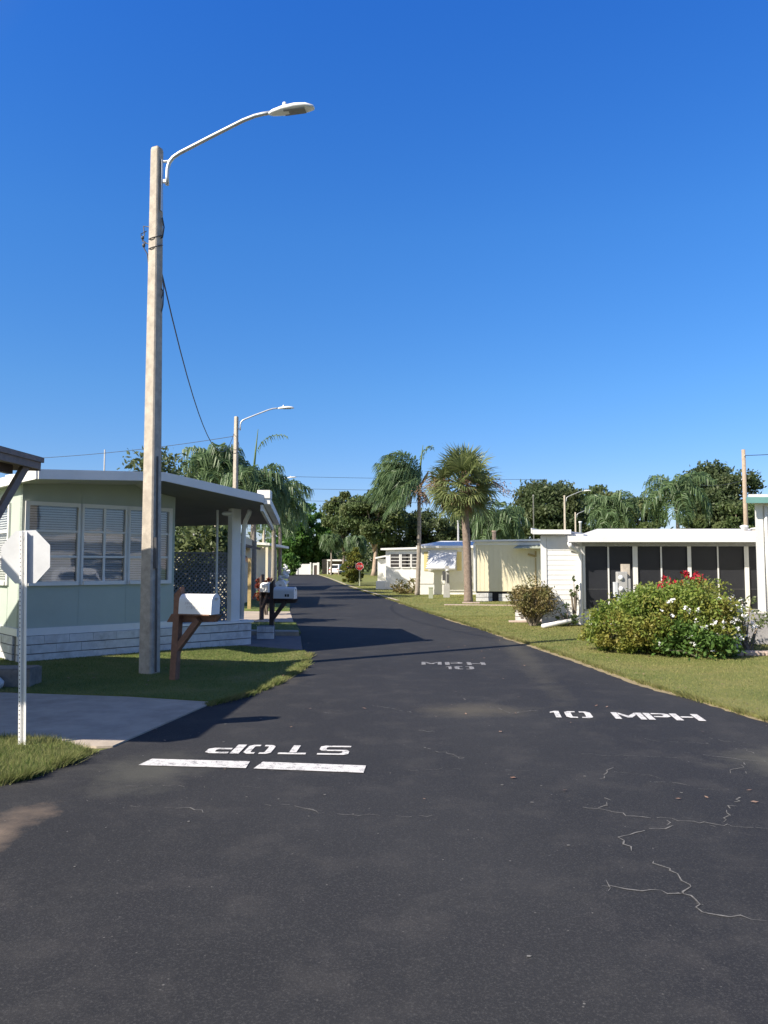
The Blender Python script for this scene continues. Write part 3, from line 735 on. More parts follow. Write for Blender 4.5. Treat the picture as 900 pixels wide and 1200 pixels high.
b3 = P(307, 600, 58); street_lamp('farthest street lamp on the left, its head peeping out of the palm fronds', (b3.x, 59, 0), R(8), False)
b4 = P(668, 600, 68); street_lamp('street lamp behind the white screened house, in front of the dark oak', (b4.x, 70, 0), R(0), False)
b5 = P(671.5, 600, 84); street_lamp('lower street lamp whose head shows just right of another lamp pole over the roof', (b5.x + 0.25, 84, -0.6), R(3), False)
# wooden utility pole with wires on the right
ub = P(874, 600, 49)
t = thing('utility_pole', 'wooden utility pole behind the roof near the right edge, carrying wires', 'utility pole', (ub.x, 49, 0))
mb = MB(); mb.tube([(ub.x, 49, 0), (ub.x - .03, 49, 9.0)], [.17, .12], 10); mb.build('pole', M['wood'], t)
for q in ((ub.x - .03, 48.84, 8.55), (ub.x - .18, 49, 7.0)):
    mb = MB(); mb.lathe(q, [(.03, 0), (.05, .04), (.03, .1)], 8); mb.build('insulator', M['meter'], t)
def wire(label, a, b, sag, r=0.012, n=18, name='power_line'):
    a = Vector(a); b = Vector(b); w = MB(); pts = []
    for i in range(n + 1):
        q = i / n; p = a.lerp(b, q); p.z -= sag * 4 * q * (1 - q); pts.append(p)
    w.tube(pts, r, 5); o = w.build(name, M['black'], base=a); tag(o, label, 'wire'); return o
la = G(175, 791)
wire('black cable sagging from the nearest lamp pole to the second lamp pole', (la.x + .055, la.y + .03, 6.0), (b2.x - .1, 32.6, 7.2), 1.6, .011)
wire('thin wire running left from the second lamp pole above the green roof', (b2.x - .1, 32.6, 7.1), P(20, 538, 36), .15, .012)
wire('wire from the wooden utility pole rising out of the picture at right', (ub.x, 48.9, 8.6), (ub.x + 12, 46, 9.6), .25, .022)
wire('wire slanting down left from the wooden utility pole behind the oak', (ub.x - .1, 49, 7.0), P(820, 568, 80), .2, .022)
for i, (ya, l) in enumerate(((558, 'highest of the three faint wires crossing the sky over the end of the road'), (572, 'middle of the three faint wires crossing the sky over the end of the road'), (586, 'lowest of the three faint wires crossing the sky over the end of the road'))):
    wire(l, P(318, ya, 95), P(640, ya + 4, 95), .1, .022)
pb = P(121, 600, 45)
mb = MB(); mb.tube([(pb.x, 45, 0), (pb.x, 45, P(120, 527, 45).z)], [.06, .045], 6); tag(mb.build('antenna_mast', M['meter'], base=(pb.x, 45, 0)), 'thin grey mast poking up over the green house roof', 'mast')

# ------------------------------------------------------------------ stop sign (seen from behind)
sb = G(25.5, 877); sb.z = 0.02
t = thing('stop_sign', 'back of a pale octagonal stop sign on a white perforated post, at the left edge', 'stop sign', sb)
mb = MB(); H = 1.90
x, y = sb.x, sb.y
def upost(mb, x, y, z0, z1, ang):
    F = Frame((x, y), ang)
    w, d, th = .052, .034, .004
    prof = [(-w / 2 - .014, 0), (-w / 2, 0), (-w / 2 + .006, d), (w / 2 - .006, d), (w / 2, 0), (w / 2 + .014, 0)]
    # hat section open to the camera, flanges nearest us
    outer = [(-.036, 0), (-.014, 0), (-.009, .03), (.009, .03), (.014, 0), (.036, 0), (.036, .004), (.0175, .004), (.0125, .034), (-.0125, .034), (-.0175, .004), (-.036, .004)]
    mb.prism([F(a, b, z0) for a, b in outer], [F(a, b, z1) for a, b in outer])
    return F
Fp = upost(mb, x, y, -.1, H, R(-8)); mb.cur = 1; hb = mb; z = .06
while z < H - .02:
    for sx in (-.0255,):
        hb.add([Fp(sx + .005 * math.cos(q), -.0006, z + .007 * math.sin(q)) for q in np.linspace(0, 2 * math.pi, 9)[:-1]], [tuple(range(8))])
    z += .0254 * 1.5
post = mb.build('post', [M['white'], M['dkmetal']], t)
t.rotation_euler = (0, -R(1.5), 0)
def octagon(F, cz, r, t0, t1):
    pts = [(r / math.cos(R(22.5)) * math.cos(R(22.5 + 45 * i)), r / math.cos(R(22.5)) * math.sin(R(22.5 + 45 * i))) for i in range(8)]
    return [F(a, t0, cz + b) for a, b in pts], [F(a, t1, cz + b) for a, b in pts]
mb = MB(); a_, b_ = octagon(Fp, 1.672, .236, .0365, .039); mb.prism(a_, b_); pan = mb.build('sign_panel', M['signalu'], t)
def sign_front(parent, F, cz, r, tt, dirn):
    fr = MB(); a1, _ = octagon(F, cz, r * .995, tt, tt); fr.add(a1, [tuple(range(8))]); fr.build('white_border', M['white'], parent)
    fr = MB(); a1, _ = octagon(F, cz, r * .93, tt + dirn * .0015, 0); fr.add(a1, [tuple(range(8))]); fr.build('red_face', M['red'], parent)
    tx = MB(); lw = r * .27; gap = r * .09; tot = 4 * lw + 3 * gap
    for i, ch in enumerate('STOP'):
        for pl in stencil(ch):
            pts = [F((-tot / 2 + i * (lw + gap) + a * lw) * (-dirn), tt + dirn * .003, cz - r * .3 + b * r * .6) for a, b in pl]
            tx.add(pts, [tuple(range(len(pts)))])
    tx.build('lettering', M['white'], parent)
sign_front(pan, Fp, 1.672, .236, .0405, 1)
for zb in (1.83, 1.52):
    bo = MB(); bo.tube([Fp(0, .033, zb), Fp(0, .022, zb)], .009, 8); bo.build('bolt', M['galv'], t)
# far stop sign, red face to us
fb = P(421.3, 687, 57.6); fb.z = 0.03
t = thing('stop_sign', 'small distant red stop sign facing us beside the far white house', 'stop sign', fb)
Ff = Frame((fb.x, fb.y), R(0))
mb = MB(); mb.box(fb.x - .04, fb.x + .04, fb.y, fb.y + .04, 0, 1.75); mb.build('post', M['greenpost'], t)
mb = MB(); a_, b_ = octagon(Ff, 1.5, .30, -.02, -.01); mb.prism(a_, b_); pan = mb.build('sign_panel', M['red'], t)
sign_front(pan, Ff, 1.5, .30, -.0215, -1)

# ------------------------------------------------------------------ mailboxes
def mailbox_mesh(F, s0, s1, w, h, z, n=10):
    mb = MB(); pr = []
    pr.append((-w / 2, 0)); pr.append((-w / 2, h - w / 2))
    for i in range(1, n): a = math.pi - math.pi * i / n; pr.append((w / 2 * math.cos(a), h - w / 2 + w / 2 * math.sin(a)))
    pr.append((w / 2, h - w / 2)); pr.append((w / 2, 0))
    mb.prism([F(s0, a, z + b) for a, b in pr], [F(s1, a, z + b) for a, b in pr]); return mb, pr
def wood_mailbox(label, base, ang, zbox, L=.50, post_h=1.25, lean=0.0, wood='cedar', box='mbox', side=1, marks=True, number=False):
    t = thing('mailbox', label, 'mailbox', base)
    b = Vector(base); F0 = Frame((b.x, b.y), ang)
    def F(s, q, z): return F0(s + lean * z, q, z)
    pm = MB(); w = .05
    # post, top cut on a slant
    pm.box8([F(-w, -w, -.1), F(w, -w, -.1), F(w, w, -.1), F(-w, w, -.1), F(-w, -w, post_h - .07), F(w, -w, post_h + .03), F(w, w, post_h + .03), F(-w, w, post_h - .07)])
    pm.build('post', M[wood], t, bevel=.006)
    zb = zbox - .105
    am = MB(); am.box8([F(-.22, .052, zb - .02), F(.55, .052, zb), F(.55, .14, zb), F(-.22, .14, zb - .02), F(-.15, .052, zb + .095), F(.62, .052, zb + .095), F(.62, .14, zb + .095), F(-.15, .14, zb + .095)])
    am.build('cross_arm', M[wood], t, bevel=.004)
    br = MB(); br.bar(F(.02, 0.0, zbox - .48), F(.34, .0, zbox - .07), .09, .08); br.build('brace', M[wood], t)
    bd = MB(); bd.fbox(lambda a, q, z: F(a, q, z), .06, .06 + L, -.10, .12, zbox - .012, zbox + .004); bd.build('shelf', M[wood], t)
    Fm = lambda s, q, z: F(s, q, z)
    m_, pr = mailbox_mesh(Fm, .07, .07 + L, .20, .27, zbox + .006); m_.sm = False
    m_.cur = 1; tx = m_
    if marks:
        for row, (z0, hh, n0, n1) in enumerate(((.13, .035, .10, .42), (.075, .038, .13, .44))):
            s = .07 + n0
            while s < .07 + n1 * L / .5:
                ww = rnd.uniform(.014, .026)
                if rnd.random() < .85:
                    tx.fbox(Fm, s, s + .006, -.1025, -.1005, zbox + z0, zbox + z0 + hh); tx.fbox(Fm, s + .0075, s + ww, -.1025, -.1005, zbox + z0 + rnd.choice((0, hh * .4, hh * .75)), zbox + z0 + hh * rnd.choice((.9, 1)))
                s += ww + .012
    m_.cur = 2
    if number:
        for q0 in (.36, .42): m_.fbox(Fm, q0, q0 + .045, -.1025, -.1005, zbox + .05, zbox + .11)
    bx = m_.build('box', [M[box], M['faint'], M['black']], t)
    d, _ = mailbox_mesh(Fm, .07 + L + .002, .07 + L + .02, .21, .28, zbox + .002); dr = d.build('door', M[box], t)
    hn = MB(); hn.fbox(Fm, .09 + L, .115 + L, -.02, .02, zbox + .2, zbox + .23); hn.build('handle', M['galv'], dr)
    fl = MB(); fl.fbox(Fm, .07 + L * .62, .07 + L * .70, .103, .108, zbox + .1, zbox + .16); fl.fbox(Fm, .07 + L * .2, .07 + L * .7, .103, .108, zbox + .08, zbox + .1); fl.build('flag', M['red'], t)
    return t
mbp = G(204, 799)
wood_mailbox('white arched mailbox on a braced reddish cedar post, beside the nearest lamp pole', (mbp.x, mbp.y, .02), R(-20), .93, lean=.05, post_h=1.27)
m2 = G(318.5, 741)
wood_mailbox('shaded pale mailbox with two dark number marks, on a dark wooden post', (m2.x, m2.y, .02), R(-14), .80, post_h=1.22, wood='brown', marks=False, number=True)
m3 = G(306.5, 727)
wood_mailbox('small shaded mailbox on a dark post behind the numbered mailbox', (m3.x, m3.y, .02), R(-50), .82, L=.42, post_h=1.3, wood='brown', marks=False)
# far white mailbox with white ornament
m4 = P(329, 686, 34); 
t = thing('mailbox', 'bright white box mailbox on a white post, far along the left road edge', 'mailbox', (m4.x, 34, .02))
mb = MB(); mb.box(m4.x - .04, m4.x + .04, 33.98, 34.06, -.05, .6); mb.build('post', M['white'], t)
Fm = Frame((m4.x, 34), R(90)); b_, _ = mailbox_mesh(Fm, -.2, .3, .5, .34, .58); b_.build('box', M['mbox'], t)
mb = MB(); mb.box(m4.x - .06, m4.x + .06, 33.795, 33.80, .68, .74); mb.build('number_plate', M['meter'], t)
mb = MB()
for (dx, z, r) in ((0, .2, .2), (0, .5, .2), (0, .8, .2), (-.12, 1.0, .15), (.1, 1.08, .17), (.02, 1.22, .14), (.2, 1.3, .11), (.02, 1.42, .10), (.12, 1.5, .08), (.05, 1.6, .06)):
    mb.ellipsoid((m4.x + dx, 35, z), (r, r * .9, r * .8), 7, 5, .35)
mb.smooth = [False] * len(mb.smooth)
tag(mb.build('garden_ornament', M['white'], base=(m4.x, 35, .02)), 'lumpy white garden ornament standing behind the bright white mailbox', 'garden ornament')

# ------------------------------------------------------------------ sage green house with carport (left)
A0 = Vector((-5.95, 12.6, 0)); ANG = math.atan2(.669, .743)
F = Frame(A0, ANG)
t = thing('mobile_home', 'sage green mobile home on a white block base, with an open carport', 'house', A0)
zt = 3.0
wins = [(.10, .92), (1.00, 1.76), (1.83, 2.60)]
mb = MB()
wall_open(mb, F, 0, 2.72, .46, zt, 0, .1, [(a, b, 1.31, 2.60) for a, b in wins])
for s in (0.96, 1.795):
    mb.fbox(F, s - .004, s + .004, -.004, .0, .5, 1.25); mb.fbox(F, s - .004, s + .004, -.004, .0, 2.66, zt - .02)
# end wall (sunlit) and remaining walls
FE = Frame(F(0, 11, 0), ANG - R(90))    # runs from back to front along the end wall
wall_open(mb, FE, 0, 11, .46, zt, 0, .1, [(8.2, 10.35, 1.31, 2.60), (4.5, 6.0, 1.31, 2.60)])
for s in np.arange(.6, 11, 1.22): mb.fbox(FE, s - .004, s + .004, -.004, 0, .5, zt - .02)
mb.fbox(F, 1.0, 2.3, .002, .1, zt, 3.06); mb.fbox(F, 2.62, 2.72, .1, 11, .46, zt); mb.fbox(F, .1, 2.62, 10.9, 11, .46, zt)
mb.build('wall', M['sage'], t)
for a, b in wins: window(F, t, a, b, 1.31, 2.60, 0, 3, vbar=(a == 1.0), fw=.055)
window(FE, t, 8.2, 10.35, 1.31, 2.60, 0, 3, fw=.055); window(FE, t, 4.5, 6.0, 1.31, 2.60, 0, 3, fw=.055)
mb = MB(); mb.fbox(F, -.02, 2.74, -.03, -.002, .44, .56); mb.fbox(F, -.03, -.002, -.03, 11, .44, .56); mb.build('base_trim', M['white'], t)
mb = MB(); mj = MB()
blocks(mb, mj, F, -.02, 4.38, 0, .45, -.06, .16, .15, .41)
FB = Frame(F(-.02, 11, 0), ANG - R(90)); blocks(mb, mj, FB, 0, 10.84, 0, .44, -.02, .2, .15, .41)
F2 = Frame(F(4.38, -.06, 0), ANG + R(90)); blocks(mb, mj, F2, .222, 1.3, 0, .45, -.004, .2, .15, .41)
fo = mb.build('block_base', M['whitebrick'], t); mj.build('mortar', M['mortar'], fo)
mb = MB(); mb.fbox(F, 2.74, 4.42, -.085, .185, .452, .50); mb.build('coping', M['white'], t)
# roof: one thin shell with a break over the peak, and the carport plane
fr = [(-.15, -1.2, 2.92), (1.89, -1.2, 3.04), (3.86, -1.24, 2.77)]
def roofplane(mb, pts, th):
    mb.prism([F(*p) for p in pts], [F(p[0], p[1], p[2] + th) for p in pts])
mb = MB()
roofplane(mb, [(-.15, -1.2, 2.92), (1.89, -1.2, 3.04), (2.1, 11.2, 3.2), (-.25, 11.2, 3.0)], .10)
roofplane(mb, [(1.892, -1.2, 3.04), (3.86, -1.24, 2.77), (5.84, 1.33, 2.55), (4.2, 4.8, 2.55), (2.75, 5.2, 2.68), (2.02, 5.2, 3.10)], .10)
roofplane(mb, [(2.022, 5.202, 3.10), (2.75, 5.202, 3.02), (2.9, 11.2, 3.02), (2.102, 11.2, 3.2)], .10)
roof = mb.build('roof', M['greyroof'], t)
mb = MB()
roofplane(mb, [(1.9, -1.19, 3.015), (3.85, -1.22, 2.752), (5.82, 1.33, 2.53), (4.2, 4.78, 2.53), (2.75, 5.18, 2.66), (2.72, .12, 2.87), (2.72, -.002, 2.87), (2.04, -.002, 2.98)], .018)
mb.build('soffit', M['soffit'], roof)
mb = MB()
def fascia(a, b, h=.15, th=.03, dz=-.02):
    pa = F(*a); pb = F(*b); d = (pb - pa); d.z = 0; nrm = Vector((d.y, -d.x, 0)).normalized() * th
    z = Vector((0, 0, dz)); hh = Vector((0, 0, h))
    mb.box8([pa + z, pb + z, pb + z - nrm * -1, pa + z + nrm, pa + z + hh, pb + z + hh, pb + z + hh + nrm, pa + z + hh + nrm])
fascia((-.15, -1.205, 2.92), (1.89, -1.205, 3.04)); fascia((1.89, -1.205, 3.04), (3.86, -1.245, 2.77), .15)
fascia((-.255, 11.2, 3.0), (-.155, -1.2, 2.92))
mb.build('fascia', M['white'], roof)
mb = MB(); pa = F(3.87, -1.26, 2.70); pb = F(5.86, 1.33, 2.48)
mb.bar(pa + Vector((0.05, 0, .1)), pb + Vector((.05, 0, .1)), .12, .14); mb.bar(F(3.86, -1.2, 2.66) , F(5.75, 1.28, 2.44), .05, .12); gu = mb.build('gutter', M['white'], roof)
mb = MB(); c = F(3.88, -1.22, 2.95); mb.box(c.x - .11, c.x + .13, c.y - .06, c.y + .2, 2.84, 2.99); mb.build('gutter_cap', M['white'], gu)
mb = MB(); mb.fbox(F, 3.93, 4.13, -.03, .13, .5, 2.72); mb.fbox(F, 3.955, 4.015, -.036, -.03, .52, 2.70); mb.build('carport_post', M['white'], t)
mb = MB(); q = [F(4.16, -.30, 2.66), F(4.20, -.22, 2.62), F(4.215, -.06, 2.48), F(4.215, .0, 2.3), F(4.215, .04, .52)]
mb.tube(q, .048, 8); mb.build('downspout', M['white'], t)
mb = MB(); mb.fbox(F, 3.78, 3.815, .3, .335, .02, 2.7); mb.build('carport_post', M['white'], t)
# soffit light fixture
mb = MB(); c = F(3.9, .1, 2.62); mb.ellipsoid(c, (.12, .12, .05)); mb.build('ceiling_light', M['lampwhite'], t)
# roof vent / clutter on top
mb = MB(); c = F(.35, 1.5, 3.05); mb.lathe(c, [(.12, 0), (.12, .1), (.2, .11), (.2, .17), (.08, .2)], 10); mb.build('roof_vent', M['white'], roof)

# lattice screen under the carport
lb = F(2.78, 1.3, 0)
t = thing('lattice_screen', 'grey diamond lattice screen standing under the carport in front of the dark shrub', 'lattice', lb)
mb = MB(); s0, s1, z0, z1 = 2.78, 4.62, .28, 1.83; TL = 1.3
p = .098
def clip_diag(sgn, off):
    # line z = sgn*s + off inside rect
    pts = []
    for s in (s0, s1):
        z = sgn * s + off
        if z0 <= z <= z1: pts.append((s, z))
    for z in (z0, z1):
        s = (z - off) / sgn
        if s0 < s < s1: pts.append((s, z))
    return pts[:2] if len(pts) >= 2 else None
for sgn, tt in ((1, TL), (-1, TL + .009)):
    off = -10
    while off < 10:
        c = clip_diag(sgn, off)
        if c: mb.bar(F(c[0][0], tt, c[0][1]), F(c[1][0], tt, c[1][1]), .032, .007, up=F.v)
        off += p
mb.build('slats', M['latt'], t)
mb = MB(); mb.fbox(F, s0 - .04, s0, TL - .02, TL + .03, 0, z1 + .04); mb.fbox(F, s1, s1 + .04, TL - .02, TL + .03, 0, z1 + .04)
mb.fbox(F, s0, s1, TL - .02, TL + .03, z1, z1 + .04); mb.fbox(F, s0, s1, TL - .02, TL + .03, z0 - .04, z0); mb.build('frame', M['latt'], t)

# low block stub at the house corner, block by the driveway
mb = MB(); mj = MB(); Fs = Frame((-2.72, 16.55), R(0)); blocks(mb, mj, Fs, 0, .36, 0.02, .30, 0, .3, .14, .36)
o = mb.build('low_block_wall', M['whitebrick'], base=(-2.72, 16.55, .02)); tag(o, 'short stub of white painted block wall at the patio corner', 'low wall'); mj.build('mortar', M['mortar'], o)
c = G(14, 808); mb = MB(); Fk = Frame((c.x, c.y), R(3)); mb.fbox(Fk, -.8, .22, 0, .40, 0.02, .25); mb.fbox(Fk, -.78, .20, .02, .38, .25, .262)
o = mb.build('concrete_block', M['oldcon'], base=(c.x, c.y, .02), bevel=.015); tag(o, 'weathered grey concrete block lying on the shaded lawn behind the stop sign post', 'concrete block')
mb = MB(); mb.ellipsoid((c.x - .17, c.y - .15, .1), (.13, .11, .11), 9, 7, .12); tag(mb.build('white_stone', M['whitebrick'], base=(c.x - .17, c.y - .15, 0)), 'white rounded stone beside the concrete block at the left edge', 'stone')

# ------------------------------------------------------------------ brown carport of the near neighbour (left edge)
nr = Vector((-5.0, 5.05, 0)); fr_ = Vector((-4.66, 10.3, 0)); 
t = thing('carport', 'dark brown carport roof corner with a diagonal brace, entering from the left edge', 'carport', (-7.2, 7.8, 0))
zc = 2.88
nl = nr + Vector((-5, .2, 0)); fl = fr_ + Vector((-5, 1.0, 0))
mb = MB(); th = .10
mb.prism([(v.x, v.y, zc + .08 + dz) for v, dz in ((nr, 0), (fr_, 0), (fl, .25), (nl, .25))], [(v.x, v.y, zc + .13 + dz) for v, dz in ((nr, 0), (fr_, 0), (fl, .25), (nl, .25))])
rf = mb.build('roof', M['brownlt'], t)
mb = MB()
mb.bar(nr + Vector((0, 0, zc + .07)), fr_ + Vector((0, 0, zc + .07)), .05, .13); mb.bar(fr_ + Vector((.0, .03, zc + .07)), fl + Vector((0, 0.03, zc + .30)), .05, .16); mb.bar(nr + Vector((0, -.03, zc + .07)), nl + Vector((0, -.03, zc + .30)), .05, .16)
mb.bar(nr + Vector((.035, 0, zc + .135)), fr_ + Vector((.035, 0.05, zc + .135)), .03, .07)
mb.build('fascia', M['brownlt'], rf)
pc_ = Vector((-5.05, 9.5, 0))
for q in ((pc_.x, pc_.y), (-5.55, 5.7), (-9.2, 5.9), (-8.9, 10.6)):
    mb = MB(); mb.bar((q[0], q[1], 0), (q[0], q[1], zc), .10, .10); mb.build('post', M['brown'], t)
mb = MB(); mb.bar(pc_ + Vector((.0, 0, 1.75)), (-4.74, 10.1, zc + .04), .085, .085); mb.build('brace', M['brownlt'], t)
mb = MB(); mb.bar((-5.1, 5.3, zc - .02), (-4.95, 10.1, zc - .02), .08, .12); mb.build('beam', M['brown'], t)

# ------------------------------------------------------------------ white screened house (right)
def lap(mb, F, s0, s1, z0, z1, t, course=.13):
    z = z0
    while z < z1 - .01:
        zz = min(z + course, z1)
        mb.box8([F(s0, t - .012, z), F(s1, t - .012, z), F(s1, t + .03, z), F(s0, t + .03, z), F(s0, t - .003, zz), F(s1, t - .003, zz), F(s1, t + .03, zz), F(s0, t + .03, zz)])
        z = zz
D = 20.3
X = lambda px, d=D: P(px, 662, d).x
t = thing('mobile_home', 'white mobile home with a dark screened porch, behind the flowering bush', 'house', (X(760), D, 0))
Fr = Frame((0, D), 0, .42)
xl, xs, xr = X(634), X(684), 12.5
mb = MB(); mb.fbox(Fr, xl, xs, .032, 8, 0, 2.42); lap(mb, Fr, xl + .16, xs - .03, .30, 2.36, 0); mb.fbox(Fr, xl, xl + .155, -.03, .03, 0, 2.36); mb.fbox(Fr, xl + .16, xs - .03, -.035, .03, 0, .30)
mb.fbox(Fr, xs - .001, xr, 4.2, 4.3, 0, 2.3); mb.fbox(Fr, xs, xr, -.02, .1, 0, .40); mb.build('wall', M['white'], t)
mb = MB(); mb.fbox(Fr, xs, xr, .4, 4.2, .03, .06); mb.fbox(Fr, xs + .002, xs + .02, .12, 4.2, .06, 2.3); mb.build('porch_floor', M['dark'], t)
ztop = 2.09
posts = [(684.5, .06), (744.5, .13), (808, .10), (875, .12), (945, .12), (990, .1)]
mull = [713, 775, 841.5, 910, 965]
for px, w in posts:
    mb = MB(); mb.fbox(Fr, X(px) - w / 2, X(px) + w / 2, -.03, .06, .40, ztop); 
    if w > .1: mb.fbox(Fr, X(px) - .008, X(px) + .008, -.034, -.03, .42, ztop)
    mb.build('screen_post', M['white'], t)
for px in mull:
    mb = MB(); mb.fbox(Fr, X(px) - .02, X(px) + .02, -.015, .045, .40, ztop); mb.build('mullion', M['white'], t)
edges = sorted([(p_, w / 2) for p_, w in posts] + [(m_, .02) for m_ in mull])
for (a, wa), (b, wb) in zip(edges[:-1], edges[1:]):
    mb = MB(); mb.fbox(Fr, X(a) + wa + .002, X(b) - wb - .002, .02, .028, .44, ztop - .01); sc_ = mb.build('screen_panel', M['screen'], t)
    mb = MB(); mb.fbox(Fr, X(a) + wa + .002, X(b) - wb - .002, .012, .0195, .955, .97); mb.build('rail', M['dkmetal'], sc_)
mb = MB(); mb.fbox(Fr, xs - .02, xr, -.05, .08, ztop, 2.2); mb.fbox(Fr, xs, xr, -.04, .1, .401, .44); mb.build('header', M['meter'], t)
mb = MB()
mb.prism([Fr(xs - .25, -.42, 2.24), Fr(xr, -.42, 2.24), Fr(xr, 4.4, 2.70), Fr(xs - .25, 4.4, 2.70)], [Fr(xs - .25, -.42, 2.30), Fr(xr, -.42, 2.30), Fr(xr, 4.4, 2.76), Fr(xs - .25, 4.4, 2.76)])
mb.prism([Fr(xl - .15, -.22, 2.425), Fr(xs - .26, -.22, 2.425), Fr(xs - .26, 8, 2.6), Fr(xl - .15, 8, 2.6)], [Fr(xl - .15, -.22, 2.47), Fr(xs - .26, -.22, 2.47), Fr(xs - .26, 8, 2.65), Fr(xl - .15, 8, 2.65)])
rf = mb.build('roof', M['greyroof'], t)
mb = MB(); mb.fbox(Fr, xs - .32, xr, -.50, -.425, 2.19, 2.345); mb.fbox(Fr, xl - .15, xs - .27, -.29, -.225, 2.40, 2.52); mb.fbox(Fr, xl - .19, xl - .155, -.29, 8, 2.42, 2.56); mb.build('gutter', M['white'], rf)
for px, r, h in ((822, .10, .2), (838, .2, .12)):
    mb = MB(); c = Fr(X(px, 23.5), 3.2, 2.62); mb.lathe(c, [(r, 0), (r, h * .6), (r * 1.25, h * .65), (r * 1.25, h * .85), (r * .5, h)], 12); mb.build('roof_vent', M['white'], rf)
mb = MB()
mb.tube([Fr(X(671), -.44, 2.18), Fr(X(672), -.40, 2.08), Fr(X(676), -.22, 2.0), Fr(X(680.5), -.08, 1.92), Fr(X(680.5), -.08, 1.7), Fr(X(680.5), -.08, .36), Fr(X(679), -.12, .24), Fr(X(672), -.35, .17), Fr(X(645), -1.05, .08)], .055, 10)
mb.build('downspout', M['white'], t)
mb = MB(); c = Fr(X(672), -.1, 2.13); mb.prism([Fr(X(668), -.06, 1.98), Fr(X(676), -.06, 1.95), Fr(X(680), -.06, 2.13), Fr(X(671), -.06, 2.19)], [Fr(X(668), -.03, 1.98), Fr(X(676), -.03, 1.95), Fr(X(680), -.03, 2.13), Fr(X(671), -.03, 2.19)]); mb.build('eave_bracket', M['meter'], t)
# low white block planter left of it
bx = P(603, 727, 21.6)
mb = MB(); mj = MB(); Fw = Frame((bx.x, 21.45), R(-6)); blocks(mb, mj, Fw, 0, 1.05, 0, .36, 0, .3, .18, .5)
for s, z in ((.14, .12), (.36, .04)): mj.fbox(Fw, s, s + .08, -.012, .02, z, z + .08)
o = mb.build('low_block_wall', M['whitebrick'], base=(bx.x, 21.45, 0)); tag(o, 'low white block wall with two square vent holes, behind the round bronze shrub', 'low wall'); mj.build('vent_hole', M['mortar'], o)
mb = MB(); c = G(640, 731); mb.fbox(Frame((c.x - 1.0, c.y), R(-5)), 0, 1.5, 0, .35, 0.03, .07); o = mb.build('edging_stone', M['pinkstone'], base=(c.x, c.y, .03), bevel=.01); tag(o, 'pale edging stone on the grass under the round bronze shrub', 'edging stone')

# house at the right edge
D2 = 15.6
t = thing('mobile_home', 'white house with teal roof trim cut off by the right edge', 'house', (8.2, D2, 0))
Fq = Frame((0, D2), 0, .7); x0 = P(888, 662, D2).x
mb = MB(); mb.fbox(Fq, x0, 18, 0.03, 6, .66, 2.86); 
for s in np.arange(x0 + .3, 14, .3): mb.fbox(Fq, s, s + .275, 0, .03, .66, 2.84)
mb.fbox(Fq, x0 - .02, x0 + .14, -.015, .03, .66, 2.86)
mb.build('wall', M['white'], t)
mb = MB(); mb.fbox(Fq, P(873, 700, D2).x, 18, -.25, -.03, 0, .64); mb.build('base', M['greystucco'], t)
mb = MB(); mb.prism([Fq(x0 - .1, -.2, 2.865), Fq(18, -.2, 2.865), Fq(18, 6.2, 2.95), Fq(x0 - .1, 6.2, 2.95)], [Fq(x0 - .1, -.2, 3.02), Fq(18, -.2, 3.02), Fq(18, 6.2, 3.1), Fq(x0 - .1, 6.2, 3.1)]); rf = mb.build('roof', M['white'], t)
mb = MB(); mb.fbox(Fq, x0 - .14, 18, -.24, -.202, 2.84, 2.96); mb.build('trim', M['teal'], rf)
mb = MB(); mb.tube([Fq(x0 + .2, -.02, 2.8), Fq(x0 + .2, -.02, .7)], .03, 8); mb.build('downspout', M['white'], t)
mb = MB(); c = G(850, 771)
for i in range(6):
    a = c.x + i * .36; mb.fbox(Frame((a, c.y + .02 * i), R(rnd.uniform(-4, 4))), 0, .34, 0, .22, 0.02, .11 + rnd.uniform(-.015, .015))
o = mb.build('edging_stone', M['pinkstone'], base=(c.x, c.y, .02), bevel=.02); tag(o, 'row of pinkish edging stones at the right foot of the flowering bush', 'edging stone')

# ------------------------------------------------------------------ cream house
D3 = 33.5
t = thing('mobile_home', 'pale yellow mobile home with ribbed siding, between the sabal palm and the white house', 'house', (5.3, D3, 0))
Fc = Frame((0, D3), 0, .3); X3 = lambda px: P(px, 662, D3).x
x0, x1 = X3(557), X3(650)
mb = MB(); mb.fbox(Fc, x0, x1 + 2, .02, 9, .45, 2.62)
s = x0
while s < x1: mb.fbox(Fc, s + .006, s + .194, .012, .02, .46, 2.58); s += .2
mb.build('wall', M['cream'], t)
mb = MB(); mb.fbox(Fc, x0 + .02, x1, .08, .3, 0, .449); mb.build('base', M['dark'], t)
mb = MB(); mj = MB(); blocks(mb, mj, Fc, x0 + .02, x0 + .72, 0, .40, -.02, .07, .2, .3); blocks(mb, mj, Fc, x0 + 1.0, x1, 0, .36, -.02, .07, .18, .3); bb = mb.build('block_base', M['whitebrick'], t); mj.build('mortar', M['mortar'], bb)
mb = MB(); mb.prism([Fc(x0 - .1, -.2, 2.6), Fc(x1 + 2, -.2, 2.66), Fc(x1 + 2, 9.2, 2.88), Fc(x0 - .1, 9.2, 2.7)], [Fc(x0 - .1, -.2, 2.68), Fc(x1 + 2, -.2, 2.76), Fc(x1 + 2, 9.2, 2.98), Fc(x0 - .1, 9.2, 2.8)]); rf = mb.build('roof', M['white'], t)
mb = MB(); mb.fbox(Fc, x0 - .02, x1, -.03, -.002, 2.46, 2.6); mb.build('frieze', M['white'], rf)
